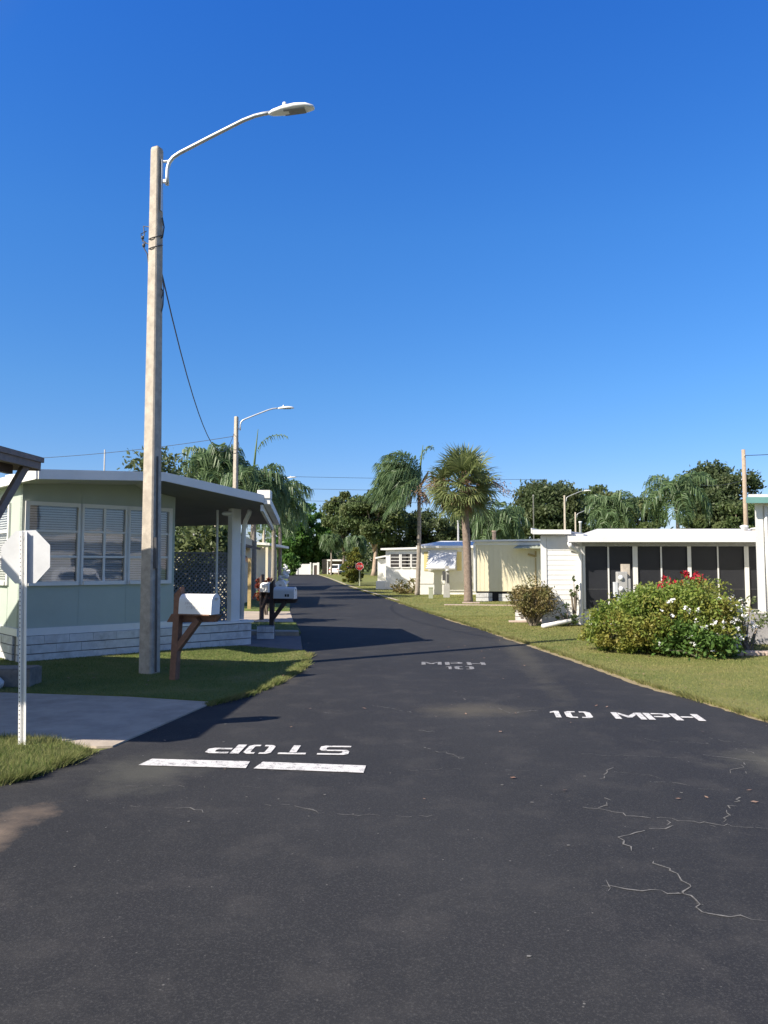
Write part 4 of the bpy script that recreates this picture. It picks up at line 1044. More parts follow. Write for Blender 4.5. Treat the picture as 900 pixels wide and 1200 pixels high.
mb = MB(); mb.prism([Fc(X3(604), -.62, 2.30), Fc(X3(650), -.62, 2.30), Fc(X3(650), -.02, 2.44), Fc(X3(608), -.02, 2.44)], [Fc(X3(604), -.62, 2.33), Fc(X3(650), -.62, 2.33), Fc(X3(650), -.02, 2.47), Fc(X3(608), -.02, 2.47)]); mb.build('awning', M['greenpost'], t)
mb = MB(); mb.bar(Fc(X3(619), -.05, 2.07), Fc(X3(628), -.05, 1.97), .03, .09); mb.fbox(Fc, X3(627), X3(629), -.05, -.002, 1.95, 2.2); mb.fbox(Fc, X3(627.5), X3(628.5), -.03, -.002, .5, 1.9); mb.build('downspout', M['tanwood'], t)
mb = MB(); mb.fbox(Fc, X3(556) - .04, X3(556) + .05, -.04, .6, .45, 2.55); mb.build('corner_trim', M['white'], t)

# ------------------------------------------------------------------ white house with silver awning
D4 = 41.0
t = thing('mobile_home', 'white mobile home with a big silver window awning, behind the two roadside palms', 'house', (3.3, D4, 0))
Fd = Frame((0, D4), 0, .25); X4 = lambda px, d=D4: P(px, 662, d).x
x0, x1 = X4(491), X4(580)
mb = MB(); wall_open(mb, Fd, x0, x1, 0.6, 2.5, 0, .1, [(X4(503), X4(534), 1.35, 2.25)]); mb.fbox(Fd, x0, x0 + .1, .1, 8, .6, 2.5); mb.fbox(Fd, x1 - .1, x1, .1, 8, .6, 2.5); mb.fbox(Fd, x0 + .1, x1 - .1, 7.9, 8, .6, 2.5)
mb.fbox(Fd, x0 + .01, x1 - .01, .03, 7.9, 0, .599); mb.build('wall', M['white'], t)
window(Fd, t, X4(503), X4(534), 1.35, 2.25, 0, 3)
for a, b in ((497, 502), (535.5, 541)):
    mb = MB(); mb.fbox(Fd, X4(a), X4(b), -.03, -.002, 1.3, 2.3); mb.build('shutter', M['yellow'], t)
mb = MB(); mb.prism([Fd(x0 - .1, -.25, 2.5), Fd(x1, -.25, 2.5), Fd(x1, 8.2, 2.8), Fd(x0 - .1, 8.2, 2.8)], [Fd(x0 - .1, -.25, 2.62), Fd(x1, -.25, 2.62), Fd(x1, 4, 3.0), Fd(x0 + .5, 4, 3.0)]); mb.build('roof', M['white'], t)
mb = MB(); nsl = 8; za, zb_ = 2.38, 1.42
for i in range(nsl):
    a0 = i / nsl; a1 = (i + 1) / nsl
    z0_, z1_ = za + (zb_ - za) * a0, za + (zb_ - za) * a1; q0, q1 = -.04 - .75 * a0, -.045 - .75 * a1
    mb.prism([Fd(X4(505), q0, z0_), Fd(X4(536), q0, z0_), Fd(X4(536), q1, z1_), Fd(X4(502), q1, z1_)], [Fd(X4(505), q0, z0_ + .02), Fd(X4(536), q0, z0_ + .02), Fd(X4(536), q1, z1_ + .02), Fd(X4(502), q1, z1_ + .02)])
aw = mb.build('awning', M['silver'], t)
mb = MB(); mb.bar(Fd(X4(502), -.84, 1.40), Fd(X4(536.5), -.84, 1.40), .03, .06); mb.bar(Fd(X4(503), -.8, 1.40), Fd(X4(503), -.02, 1.5), .025); mb.bar(Fd(X4(536), -.8, 1.40), Fd(X4(536), -.02, 1.5), .025); mb.build('awning_bar', M['meter'], aw)

# ------------------------------------------------------------------ far white house with louvred windows
D5 = 50.0
t = thing('mobile_home', 'far white mobile home with lower shed and dark louvred windows, left of thin palm', 'house', (1, D5, 0))
Fe = Frame((0, D5), 0, .12); X5 = lambda px, d=D5: P(px, 662, d).x
x0, x1 = X5(452), X5(497)
ops = [(X5(457.5), X5(468), 1.45, 2.32), (X5(470.5), X5(481), 1.45, 2.32), (X5(482.5), X5(492), 1.45, 2.32)]
mb = MB(); wall_open(mb, Fe, x0, x1, 0, 2.55, 0, .1, ops); mb.fbox(Fe, x0, x0 + .1, .1, 10, 0, 2.55); mb.fbox(Fe, x1 - .1, x1, .1, 10, 0, 2.55); mb.fbox(Fe, x0 + .1, x1 - .1, 9.9, 10, 0, 2.5)
mb.fbox(Fe, X5(441), x0 - .002, -.2, 1.0, 0, .55)
dd = 9.0; sx0, sx1 = P(426, 662, D5 + dd).x, x0 - .003
mb.fbox(Fe, sx0, sx1, dd, dd + 4, .2, 2.05); mb.fbox(Fe, sx0 + .05, sx1, dd - .03, dd - .002, .0, .3)
mb.build('wall', M['white'], t)
for o_ in ops: window(Fe, t, *o_, 0, 4, blinds=False)
mb = MB(); mb.prism([Fe(x0 - .3, -.25, 2.56), Fe(x1, -.25, 2.62), Fe(x1, 10.2, 2.75), Fe(x0 - .3, 10.2, 2.7)], [Fe(x0 - .3, -.25, 2.68), Fe(x1, -.25, 2.76), Fe(x1, 10.2, 2.9), Fe(x0 - .3, 10.2, 2.82)])
mb.prism([Fe(sx0 - .15, dd - .3, 2.06), Fe(sx1, dd - .3, 2.42), Fe(sx1, dd + 4, 2.42), Fe(sx0 - .15, dd + 4, 2.06)], [Fe(sx0 - .15, dd - .3, 2.18), Fe(sx1, dd - .3, 2.54), Fe(sx1, dd + 4, 2.54), Fe(sx0 - .15, dd + 4, 2.18)])
mb.build('roof', M['white'], t)
mb = MB(); wx0, wx1 = P(436, 662, 59).x, P(450, 662, 59).x
for i in range(5): mb.fbox(Fe, wx0, wx1, dd - .04 - (i % 2) * .004, dd - .005, .98 + i * .2, 1.17 + i * .2)
mb.build('window_shutter', M['meterlt'], t)
mb = MB(); mb.fbox(Fe, P(443, 662, 59).x, wx1, dd - .05, dd - .005, .2, .95); mb.build('door', M['white'], t)

# ------------------------------------------------------------------ utility pedestals
c = G(523, 701)
t = thing('meter_pedestal', 'grey electric meter pedestal on the grass before the silver awning', 'electric meter', (c.x, c.y, .02))
mb = MB(); mb.box(c.x - .13, c.x + .17, c.y - .08, c.y + .08, 0, .62); mb.box(c.x - .05, c.x + .15, c.y - .07, c.y + .07, .62, 1.55); mb.build('case', M['meter'], t, bevel=.01)
mb = MB(); mb.box(c.x - .18, c.x - .055, c.y - .09, c.y + .05, .85, 1.3); mb.box(c.x + .02, c.x + .12, c.y - .10, c.y - .072, .75, 1.15); mb.build('breaker_box', M['dkmetal'], t)
mb = MB(); mb.lathe((c.x + .05, c.y - .12, 1.3), [(.07, 0), (.07, .05), (.04, .09)], 10); mb.build('meter', M['galv'], t)
c = G(505, 702); mb = MB(); mb.box(c.x - .10, c.x + .10, c.y - .08, c.y + .08, 0, .50); mb.box(c.x - .11, c.x + .11, c.y - .09, c.y + .09, .501, .56)
tag(mb.build('cable_pedestal', M['greenpost'], base=(c.x, c.y, .0), bevel=.01), 'short grey green cable pedestal left of the meter pedestal', 'pedestal')
dm = 18.6; c = P(727, 700, dm); XM = lambda px: P(px, 662, dm).x; ZM = lambda py: P(450, py, dm).z
t = thing('meter_pedestal', 'weathered meter boxes on a square post in front of the black screens', 'electric meter', (c.x, dm, 0))
mb = MB(); mb.box(XM(729.5), XM(738), dm, dm + .16, 0, ZM(661)); mb.build('post', M['polecon'], t)
mb = MB(); mb.box(XM(721), XM(733), dm - .14, dm - .004, ZM(702), ZM(670)); mb.box(XM(730), XM(737), dm - .12, dm - .003, ZM(715), ZM(678)); mb.build('case', M['meter'], t, bevel=.012)
mb = MB(); mb.box(XM(717.5), XM(721), dm - .16, dm - .02, ZM(699), ZM(682)); mb.box(XM(720), XM(724), dm - .16, dm - .143, ZM(705), ZM(699)); mb.build('breaker_box', M['meterlt'], t)
mb = MB()
for yy in (677, 690): mb.ellipsoid((XM(725), dm - .15, ZM(yy)), (.06, .05, .06))
mb.build('meter', M['lampwhite'], t)

# ------------------------------------------------------------------ vegetation
def rand_dirs(n):
    v = nrg.normal(size=(n, 3)); return v / np.linalg.norm(v, axis=1)[:, None]
def leaf_quads(c, size, aspect=0.55, flat=0.0):
    n = len(c); a = rand_dirs(n); 
    if flat: a[:, 2] *= (1 - flat); a /= np.linalg.norm(a, axis=1)[:, None]
    b = np.cross(a, rand_dirs(n)); b /= np.linalg.norm(b, axis=1)[:, None] + 1e-9
    s = size * nrg.uniform(.6, 1.35, n)[:, None]; a = a * s; b = b * s * aspect
    return np.stack([c - a, c + b * .9 - a * .1, c + a, c - b * .9 - a * .1], 1)
def crown_pts(center, rad, nclump, per, cr, shell=.45, seed=0, lobes=None):
    pts = []
    d = rand_dirs(nclump); r = nrg.uniform(shell, 1, nclump) ** .6
    cs = d * r[:, None] * np.array(rad)
    wob = 1 + .22 * np.sin(3 * d[:, 0] * 2 + seed) * np.cos(4 * d[:, 1] + seed * 1.7) + nrg.normal(0, .08, nclump)
    cs = cs * wob[:, None]; cs[:, 2] = np.maximum(cs[:, 2], -rad[2] * .75)
    for c in cs:
        k = int(per * nrg.uniform(.6, 1.3)); q = np.clip(nrg.normal(0, 1, (k, 3)), -1.7, 1.7) * np.array([1, 1, .6]) * cr * nrg.uniform(.7, 1.25)
        pts.append(c + q)
    return np.concatenate(pts) + np.array(center), cs + np.array(center)
def broadleaf(label, base, h, rad, mat_='leafdark', leaf=.3, ncl=46, per=70, crad=None, trunk_r=.25, bark='bark', cz=.62, low=False, name='broadleaf_tree', cat='tree', group=None, limbs=9):
    t = thing(name, label, cat, base, group)
    b = np.array(base, float); c = b + np.array([0, 0, h - rad[2]])
    pts, cl = crown_pts(c, rad, ncl, per * (1 if crad else 3), crad or rad[0] * .19, seed=rnd.uniform(0, 6))
    pts = pts[pts[:, 2] > b[2] + .15]
    g = MB(); g.quads(leaf_quads(pts, leaf)); g.build('crown', M[mat_], t)
    tr = MB(); top = Vector(c) - Vector((0, 0, rad[2] * .25))
    bb = Vector(base); mid = bb.lerp(top, .5) + Vector((rnd.uniform(-.2, .2), rnd.uniform(-.2, .2), 0)) * (h / 6)
    tr.tube([bb, bb + (mid - bb) * .2, mid, top], [trunk_r * 1.4, trunk_r, trunk_r * .75, trunk_r * .4], 8)
    idx = nrg.choice(len(cl), min(limbs, len(cl)), replace=False)
    for i in idx:
        e = Vector(cl[i]); s = bb.lerp(top, rnd.uniform(.45, .95)); m = s.lerp(e, .5) + Vector((0, 0, rnd.uniform(0, .08) * h * .5))
        tr.tube([s, m, e], [trunk_r * .45, trunk_r * .28, trunk_r * .1], 6)
    tr.build('trunk', M[bark], t)
    return t

def frond(g, base, az, el, L, droop, wind=(0, 0), nst=26, leaf_len=.55, w=.045, hang=1.0, rach=None, twist=None):
    """pinnate frond; leaflets hang from an arching rachis"""
    p = np.array(base, float); pts = [p.copy()]; ds = []
    steps = 12
    for i in range(steps):
        q = i / steps; e = el - droop * q ** 1.25
        d = np.array([math.cos(az) * math.cos(e), math.sin(az) * math.cos(e), math.sin(e)]) + np.array([wind[0], wind[1], 0]) * q
        d /= np.linalg.norm(d); ds.append(d); p = p + d * L / steps; pts.append(p.copy())
    pts = np.array(pts); ds = np.array(ds + [ds[-1]])
    if rach is not None:
        rach.tube([Vector(x) for x in pts[::2]], [.035 * (1 - .8 * i / 6) for i in range(len(pts[::2]))], 5, cap=False)
    quads = []
    for k in range(nst):
        q = .16 + .84 * k / nst; f = q * steps; i = min(int(f), steps - 1); pos = pts[i] + (pts[i + 1] - pts[i]) * (f - i); d = ds[i]
        side = np.cross(d, [0, 0, 1]); side /= np.linalg.norm(side) + 1e-9
        ll = leaf_len * (0.55 + .75 * math.sin(math.pi * min(1, .15 + q * .8))) * rnd.uniform(.8, 1.15)
        for sg in (-1, 1):
            o1 = side * sg * rnd.uniform(.55, .9) + d * .45 + np.array([0, 0, rnd.uniform(-.35, .35)])
            o1 /= np.linalg.norm(o1)
            a = pos; b_ = pos + o1 * ll * .4
            o2 = o1 * (.45) + np.array([wind[0] * .5, wind[1] * .5, -hang * rnd.uniform(.7, 1.1)]) ; o2 /= np.linalg.norm(o2)
            c_ = b_ + o2 * ll * .6
            wv = np.cross(o1, rand1()); wv = wv / (np.linalg.norm(wv) + 1e-9) * w * .5
            quads.append([a - wv * .6, a + wv * .6, b_ + wv, b_ - wv]); quads.append([b_ - wv, b_ + wv, c_ + wv * .25, c_ - wv * .25])
    g.quads(np.array(quads))
def rand1():
    return nrg.normal(size=3)
def palm_trunk(base, top, r0, r1, m, t, rings=True, bulge=1.0, name='trunk'):
    tr = MB(); n = 36; b = Vector(base); tp = Vector(top); pts = []; rad = []
    for i in range(n + 1):
        q = i / n; p = b.lerp(tp, q); p.x += math.sin(q * math.pi) * .05; pts.append(p)
        r = r0 + (r1 - r0) * q; r *= (1.15 - .15 * min(1, q * 10)); r *= 1 + (.05 if i % 2 else -.03) * (1 if rings else 0) + rnd.uniform(-.02, .02); rad.append(r)
    tr.tube(pts, rad, 11); return tr.build(name, M[m], t)
def queen_palm(label, base, top, nfr=15, L=2.8, seed=1, wind=(0, 0), az_rng=None, spear=True, dead=3, r0=.15, nst=28, w=.05, leaf_len=.6, group='queen palms', spear_h=1.9, el0=1.25):
    rnd.seed(seed)
    t = thing('queen_palm', label, 'palm tree', base, group)
    palm_trunk(base, top, r0, r0 * .72, 'palmtrunk', t)
    g = MB(); rc = MB(); tp = np.array(top, float)
    for i in range(nfr):
        az = (i * 2.399 + rnd.uniform(-.25, .25)) if az_rng is None else rnd.uniform(*az_rng)
        el = el0 - 1.55 * (i / nfr) + rnd.uniform(-.12, .12)
        frond(g, tp + np.array([0, 0, .1]), az, el, L * rnd.uniform(.82, 1.1), rnd.uniform(1.5, 2.1), wind, nst, leaf_len, w, 1.15, rc)
    cr = g.build('crown', M['queen'], t); rc.build('frond_stems', M['spear'], cr)
    cs = MB(); cs.tube([Vector(top) - Vector((0, 0, .15)), Vector(top) + Vector((0, 0, .5)), Vector(top) + Vector((.02, 0, .95))], [r0 * .95, r0 * .8, r0 * .3], 8); cs.build('crownshaft', M['spear'], t)
    if spear:
        s = MB(); u = Vector(top) + Vector((.02, 0, .6))
        s.tube([u, u + Vector((.1, 0, spear_h * .55)), u + Vector((.2, 0, spear_h))], [.06, .04, .012], 6)
        frond(s, np.array(u + Vector((.08, 0, .4 * spear_h))), rnd.uniform(-.5, .5), 1.35, spear_h * .95, 1.9, wind, 20, .30, .05, .9)
        s.build('spear_frond', M['spear'], t)
    if dead:
        dm_ = MB()
        for i in range(dead):
            frond(dm_, tp - np.array([0, 0, .1]), rnd.uniform(0, 6.28), -.5, 1.2 * rnd.uniform(.7, 1.1), .9, (0, 0), 14, .35, .05, 1.0, dm_)
        dm_.tube([Vector(top), Vector(top) + Vector((.35, -.1, .55)), Vector(top) + Vector((.5, -.15, .9))], [.05, .09, .02], 6)
        dm_.build('dead_fronds', M['deadleaf'], t)
    return t
def sabal_palm(label, base, top, seed=3, n=56, R_=1.25):
    rnd.seed(seed)
    t = thing('sabal_palm', label, 'palm tree', base)
    palm_trunk(base, top, .178, .155, 'sabaltrunk', t, True)
    g = MB(); st = MB(); dd_ = MB(); tp = np.array(top, float) + np.array([0, 0, .15])
    def fan(gm, az, el, pet, R1, dr):
        d = np.array([math.cos(az) * math.cos(el), math.sin(az) * math.cos(el), math.sin(el)])
        side = np.cross(d, [0, 0, 1]); side /= np.linalg.norm(side); up = np.cross(side, d); ro = rnd.uniform(-1.0, 1.0); side, up = side * math.cos(ro) + up * math.sin(ro), up * math.cos(ro) - side * math.sin(ro)
        sag = np.array([0, 0, -.12 * math.cos(el)])
        a = tp + d * .12; b = tp + d * pet + sag * pet
        if gm is g: st.tube([Vector(a), Vector((a + b) / 2 + np.array([0, 0, .04])), Vector(b)], [.022, .016, .012], 4, cap=False)
        q = []
        ns = 26
        for k in range(ns):
            th = R(-125 + 250 * k / (ns - 1)); 
            o = d * math.cos(th) + side * math.sin(th) + up * (.25 * abs(math.sin(th)) + rnd.uniform(-.06, .06)); o /= np.linalg.norm(o)
            ln = R1 * (1 - .28 * abs(th) / 2.2) * rnd.uniform(.88, 1.08)
            m_ = b + o * ln * .58; o2 = o * .8 + np.array([0, 0, -dr * rnd.uniform(.5, 1.2)]); o2 /= np.linalg.norm(o2); e = m_ + o2 * ln * .42
            wv = np.cross(o, up); wv /= np.linalg.norm(wv) + 1e-9; wv = wv * .033 + up * rnd.uniform(-.012, .012)
            q.append([b - wv * .35, b + wv * .35, m_ + wv, m_ - wv]); q.append([m_ - wv, m_ + wv, e + wv * .1, e - wv * .1])
        gm.quads(np.array(q))
    for i in range(n):
        q = i / n; el = 1.45 - 2.45 * q + rnd.uniform(-.1, .1); az = i * 2.399 + rnd.uniform(-.2, .2)
        fan(g, az, el, rnd.uniform(.75, 1.15), 1.02 * rnd.uniform(.85, 1.1), .35 + .6 * q)
    for i in range(9): fan(dd_, rnd.uniform(0, 6.28), rnd.uniform(-1.25, -.75), rnd.uniform(.5, .8), .7, .9)
    cr = g.build('crown', M['sabal'], t); st.build('leaf_stems', M['spear'], cr); dd_.build('dead_fronds', M['deadleaf'], t)
    fl_ = MB()
    for (ax, sz) in ((3.3, 1.9), (-.3, 1.9), (4.9, .9), (2.7, 1.5)):
        pts = []; 
        for i in range(7):
            q = i / 6; pts.append(Vector((tp[0] + math.cos(ax) * sz * q, tp[1] + math.sin(ax) * sz * q, tp[2] + .35 * math.sin(q * 2.6) - .5 * q * q)))
        fl_.tube(pts, [.02] * 6 + [.006], 4)
        cc = np.array([np.array(pts[3 + int(rnd.random() * 4)]) + nrg.normal(0, .15, 3) for _ in range(330)])
        fl_.quads(leaf_quads(cc, .06, .3))
    fl_.build('flower_stalks', M['deadleaf'], t)
    return t
# roadside palms on the right
qb = G(489, 698); qt = P(491, 572, qb.y)
queen_palm('thin grey trunked queen palm by the road, its fronds all blown to the left', qb, qt, 30, 2.75, 5, (-.85, -.1), (1.75, 4.5), True, 4, .125, 52, .05, .85, el0=1.5, spear_h=1.7)
sb_ = G(549, 706.5); stp = P(542.5, 573, sb_.y)
sabal_palm('stout brown trunked sabal palm with a round crown of fan leaves', sb_, stp)
# left group behind the carport
def pl(px, d): return P(px, 662, d).x
for (px, d, pyt, label, seed, n, L_, kw) in (
        (253, 39, 548, 'queen palm with a wide drooping crown left of the second lamp pole', 21, 17, 2.0, {}),
        (296, 35, 574, 'queen palm with upright young spear and brown dead fronds behind the second lamp pole', 22, 15, 2.0, dict(spear=True, spear_h=2.2, dead=9)),
        (320, 46, 585, 'queen palm drooping towards the road just right of the carport roof end', 23, 17, 2.5, {}),
        (327.5, 56, 600, 'thin trunked queen palm just right of the carport, behind the other palms', 24, 13, 2.6, {})):
    n += 8; kw = dict(dict(spear=False, dead=2), **kw)
    tp_ = P(px, pyt, d); queen_palm(label, (pl(px, d), d, 0), tp_, n, L_, seed, (.15, 0), nst=40, w=.06, leaf_len=.9, **kw)
# palms beyond the right roofs
for (px, d, pyt, label, seed, L_) in ((716, 72, 598, 'smaller queen palm over the white roof, left of the tallest palm', 31, 3.0), (793, 66, 580, 'tallest wide queen palm rising over the white roof before the dark oak', 32, 3.6),
                                (583, 62, 612, 'queen palm with hanging brown fronds directly behind the yellow house', 33, 2.6), (388, 118, 634, 'small queen palm standing at the far end of the road', 34, 1.9), (417, 100, 636, 'slender queen palm left of the pale trunked oak', 35, 1.5)):
    queen_palm(label, (pl(px, d), d, 0), P(px, pyt, d), 26, L_, seed, (0, 0), nst=32, w=.09, leaf_len=1.15, spear=False, dead=4 if px in (793, 716, 583) else 0)

def tree(px, d, pytop, wpx, hfrac, label, m='leafdark', **kw):
    b = (pl(px, d), d, 0); h = P(px, pytop, d).z; rx = wpx * d / 900 / 2
    return broadleaf(label, b, h, (rx, rx * .9, h * hfrac / 2), m, leaf=kw.pop('leaf', .0021 * d + .03), **kw)
tree(183, 27, 527, 60, .55, 'dark broadleaf tree topping the green house roof behind the nearest lamp pole', 'leafdark', ncl=30, per=70, crad=.42, trunk_r=.12, leaf=.11)
tree(342, 135, 596, 50, .95, 'dense bright green tree at the far left end of the road', 'leafbright', ncl=60, per=90)
tree(368, 138, 600, 48, .95, 'second bright green tree, touching the first at the road end', 'leafbright', ncl=50, per=90)
tree(402, 128, 580, 44, .7, 'feathery olive tree above the parked cars', 'leafmid', ncl=50, per=80)
tree(438, 112, 577, 64, .62, 'spreading olive oak with pale bare trunks behind the far white house', 'leafmid', ncl=60, per=80, bark='palebark', trunk_r=.35, limbs=14)
tree(470, 120, 592, 60, .9, 'dark oak behind the thin roadside palm', 'leafdark', ncl=55, per=80)
tree(512, 118, 590, 60, .9, 'dark oak seen between the two roadside palms', 'leafdark', ncl=55, per=80)
tree(556, 122, 592, 56, .9, 'dark oak right behind the sabal palm', 'leafdark', ncl=50, per=80)
tree(600, 100, 598, 46, .9, 'mid green tree right of the sabal palm over the yellow roof', 'leafmid', ncl=50, per=80)
tree(645, 92, 565, 78, .62, 'large round dark oak over the white roof, behind a street lamp', 'leafdark', ncl=75, per=90)
tree(700, 100, 572, 60, .75, 'mid green tree just right of the large round oak', 'leafmid', ncl=50, per=80)
tree(752, 95, 585, 52, .9, 'olive tree between the two palms over the white roof', 'leafmid', ncl=50, per=80)
tree(838, 88, 546, 80, .6, 'tall dark oak behind the tallest palm and the wooden pole', 'leafdark', ncl=80, per=90)
tree(868, 80, 585, 50, .9, 'lower olive tree below the wooden pole near the right edge', 'leafmid', ncl=45, per=80)
tree(815, 84, 592, 44, .9, 'bushy olive tree at the foot of the tallest palm', 'leafmid', ncl=45, per=80)
tree(910, 90, 580, 60, .8, 'dark tree peeping over the house cut by the right edge', 'leafdark', ncl=45, per=80)
tree(232, 60, 585, 60, .9, 'mid green tree far behind the carport roof', 'leafmid', ncl=40, per=70)
# far wood: one mass behind everything
w_ = MB()
pts = []
for i in range(420):
    x = nrg.uniform(-110, 130); y = 165 + nrg.uniform(-8, 25); hh = nrg.uniform(4.5, 9.5)
    k = 46; q = nrg.normal(0, 1, (k, 3)) * np.array([2.0, 2.0, hh * .24]) + np.array([x, y, hh * .5]); pts.append(q)
pts = np.concatenate(pts); pts = pts[pts[:, 2] > .2]
w_.quads(leaf_quads(pts, .75)); o = w_.build('wood', M['leafdark']); tag(o, 'far dark wood closing the view behind the park', 'wood', kind='stuff')

def bush(label, base, rad, mat_, leaf, n, name='shrub', flowers=0, stems=12, fmat='petal', cat='shrub', shell=.62, zc=None, flower_size=.035, ncl=60, cr=.17, stem_h=.5):
    t = thing(name, label, cat, base); b = np.array(base, float)
    c = b + np.array([0, 0, zc if zc is not None else rad[2] * .8])
    pts, cl = crown_pts(c, rad, ncl, n / ncl, rad[0] * cr, shell=shell, seed=rnd.uniform(0, 6))
    pts = pts[pts[:, 2] > b[2] + .02]
    g = MB(); g.quads(leaf_quads(pts, leaf)); g.build('foliage', M[mat_], t)
    s = MB()
    for i in nrg.choice(len(cl), min(stems, len(cl)), replace=False):
        e = Vector(cl[i]); bb = Vector(base) + Vector((rnd.uniform(-.12, .12) * rad[0], rnd.uniform(-.12, .12) * rad[0], 0)); m_ = bb.lerp(e, .55) + Vector((0, 0, .1 * rad[2]))
        s.tube([bb, m_, e], [.022, .014, .005], 5)
    s.build('stems', M['bark'], t)
    if flowers:
        cnt = 0; tries = 0
        while cnt < flowers:
            d = rand_dirs(1)[0]
            if d[1] > .15 or d[2] < -.6 or d[2] > .62 or rnd.random() > .45 + .55 * d[0]: continue
            p = c + d * np.array(rad) * nrg.uniform(.98, 1.14)
            if p[2] < b[2] + .08: continue
            k = rnd.choice((6, 9, 14)); q = p + nrg.normal(0, flower_size * .8, (k, 3)); f = MB(); f.quads(leaf_quads(q, flower_size, .8)); f.build('flower', M[fmat], t); cnt += 1
    return t
# the big flowering bush (three overlapping plants read as one hedge clump)
bc = G(786, 765); bd_ = 13.9
bush('big sprawling bush dotted with white flowers, on the right lawn before the black screens', (P(797, 700, bd_).x, bd_, .02), (1.12, .92, .66), 'leafbush', .032, 46000, flowers=55, stems=26, zc=.58, ncl=190, cr=.115, shell=.55, flower_size=.022)
bush('bright green low leafy plant at the right foot of the big flowering bush', (P(822, 700, 13.25).x, 13.25, .02), (.62, .36, .36), 'leafbright', .045, 2600, flowers=8, zc=.28, flower_size=.018, ncl=40)
bush('loose pale green leaves at the left end of the big bush, below the downspout post', (P(722, 700, 14.2).x, 14.2, .02), (.58, .5, .46), 'leafbush', .032, 9000, flowers=5, zc=.40, flower_size=.02, ncl=40)
bush('sparse plant with small white flowers against the grey base at right', (P(876, 720, 14.3).x, 14.3, .02), (.36, .3, .45), 'leafmid', .03, 700, flowers=4, zc=.45, flower_size=.022, ncl=25)
# red bracts above it
rb = P(794, 700, 15.4)
t = thing('poinsettia', 'cluster of bright red leafy flower heads sticking up above the big bush', 'flowers', (rb.x, 15.4, .02))
s_ = MB(); gl_ = MB()
for px, py, r in ((776, 684, .085), (784, 685, .085), (779, 678, .06), (791, 684, .07), (774, 690, .07), (788, 690, .06), (804, 674, .075), (809, 679, .05), (816, 675, .075), (821, 680, .075), (818, 685, .06), (800, 682, .05)):
    r *= 1.15; p = P(px, py, 15.2 + rnd.uniform(-.15, .15)); s_.tube([(rb.x + (p.x - rb.x) * .3, 15.5, 0), (p.x, p.y + .05, p.z)], [.015, .008], 5)
    q = np.array(p) + nrg.normal(0, r * .5, (34, 3)); f_ = MB(); f_.quads(leaf_quads(q, r * .5, .6)); f_.build('flower_head', M['leafred'], t); q = np.array(p) - np.array([0, 0, .3]) + nrg.normal(0, .16, (40, 3)); gl_.quads(leaf_quads(q, .06, .5))
s_.build('stems', M['bark'], t); gl_.build('foliage', M['leafmid'], t)
# round bronze shrub
c = P(625, 728, 20.0); c.z = .02
bush('round bronze leaved shrub with bare stems beside the low white block wall', c, (.56, .50, .42), 'leafbronze', .034, 6500, stems=46, zc=.66, ncl=110, cr=.19, shell=.4)
c = P(676, 700, 20.0); bush('thin spiky plant climbing beside the porch downspout', (c.x - .05, 20.05, .02), (.11, .1, .34), 'leafmid', .045, 130, zc=.95, ncl=14)
c = P(668, 722, 20.0); bush('small green seedling plant at the foot of the white siding', (c.x - .1, 19.95, .02), (.3, .15, .26), 'leafmid', .045, 260, zc=.26, ncl=14)
c = P(476, 697, 42); bush('low brown dry shrub against the far white wall', (c.x, 42.0, .02), (.75, .4, .42), 'leafbronze', .07, 900, zc=.38, ncl=24)
# hedge by the far stop sign
hb_ = P(414, 680, 66)
bush('tall clipped hedge shrub behind the far red stop sign', (hb_.x, 66, 0), (.85, .8, 1.5), 'leafyellow', .09, 7000, zc=1.35, ncl=70)
# shrub behind the lattice
c = P(232, 660, 20.5); bush('dark glossy shrub filling the gap under the carport roof', (c.x, 20.5, 0), (.95, .7, .62), 'leafmid', .085, 3200, zc=2.05, ncl=60, stems=24)
c = P(225, 690, 19.6); bush('low dark shrub behind the lattice screen', (c.x, 19.6, 0), (.9, .5, .75), 'leafdark', .08, 1800, zc=.8, ncl=50)
c = P(312, 690, 24.5); bush('red and orange leaved croton beside the dark mailbox posts', (c.x, 24.5, 0), (.30, .28, .36), 'croton', .06, 900, zc=.80, ncl=30)
for (px, d, w, h, m, l) in ((339, 118, 1.6, 1.8, 'leafbright', 'leafy shrub at the left foot of the trees by the road end'),):
    bush(l, (pl(px, d), d, 0), (w, 1.5, h), m, .25, 1500, zc=h * .7, ncl=40)

# ------------------------------------------------------------------ houses farther along the left side
t = thing('mobile_home', 'pale cream house beyond the lattice, under a brown eave with a yellow lit post', 'house', (-9.5, 29, 0))
Fg = Frame((pl(236, 29), 29), R(4)); w1 = pl(300, 29) - pl(236, 29)
mb = MB(); wall_open(mb, Fg, -4, w1 - .75, 0, 2.75, 0, .12, [(.35, 1.0, 1.2, 2.1)]); mb.fbox(Fg, w1 - .87, w1 - .75, .12, 8, 0, 2.75); mb.fbox(Fg, -4, -3.9, .12, 8, 0, 2.75); mb.build('wall', M['creamwall'], t)
window(Fg, t, .35, 1.0, 1.2, 2.1, 0, 2)
mb = MB(); mb.prism([Fg(-4.2, -.3, 2.76), Fg(w1 - .9, -.3, 2.66), Fg(w1 - .9, 8, 2.66), Fg(-4.2, 8, 2.76)], [Fg(-4.2, -.3, 2.88), Fg(w1 - .9, -.3, 2.78), Fg(w1 - .9, 8, 2.78), Fg(-4.2, 8, 2.88)]); mb.build('roof', M['greyroof'], t)
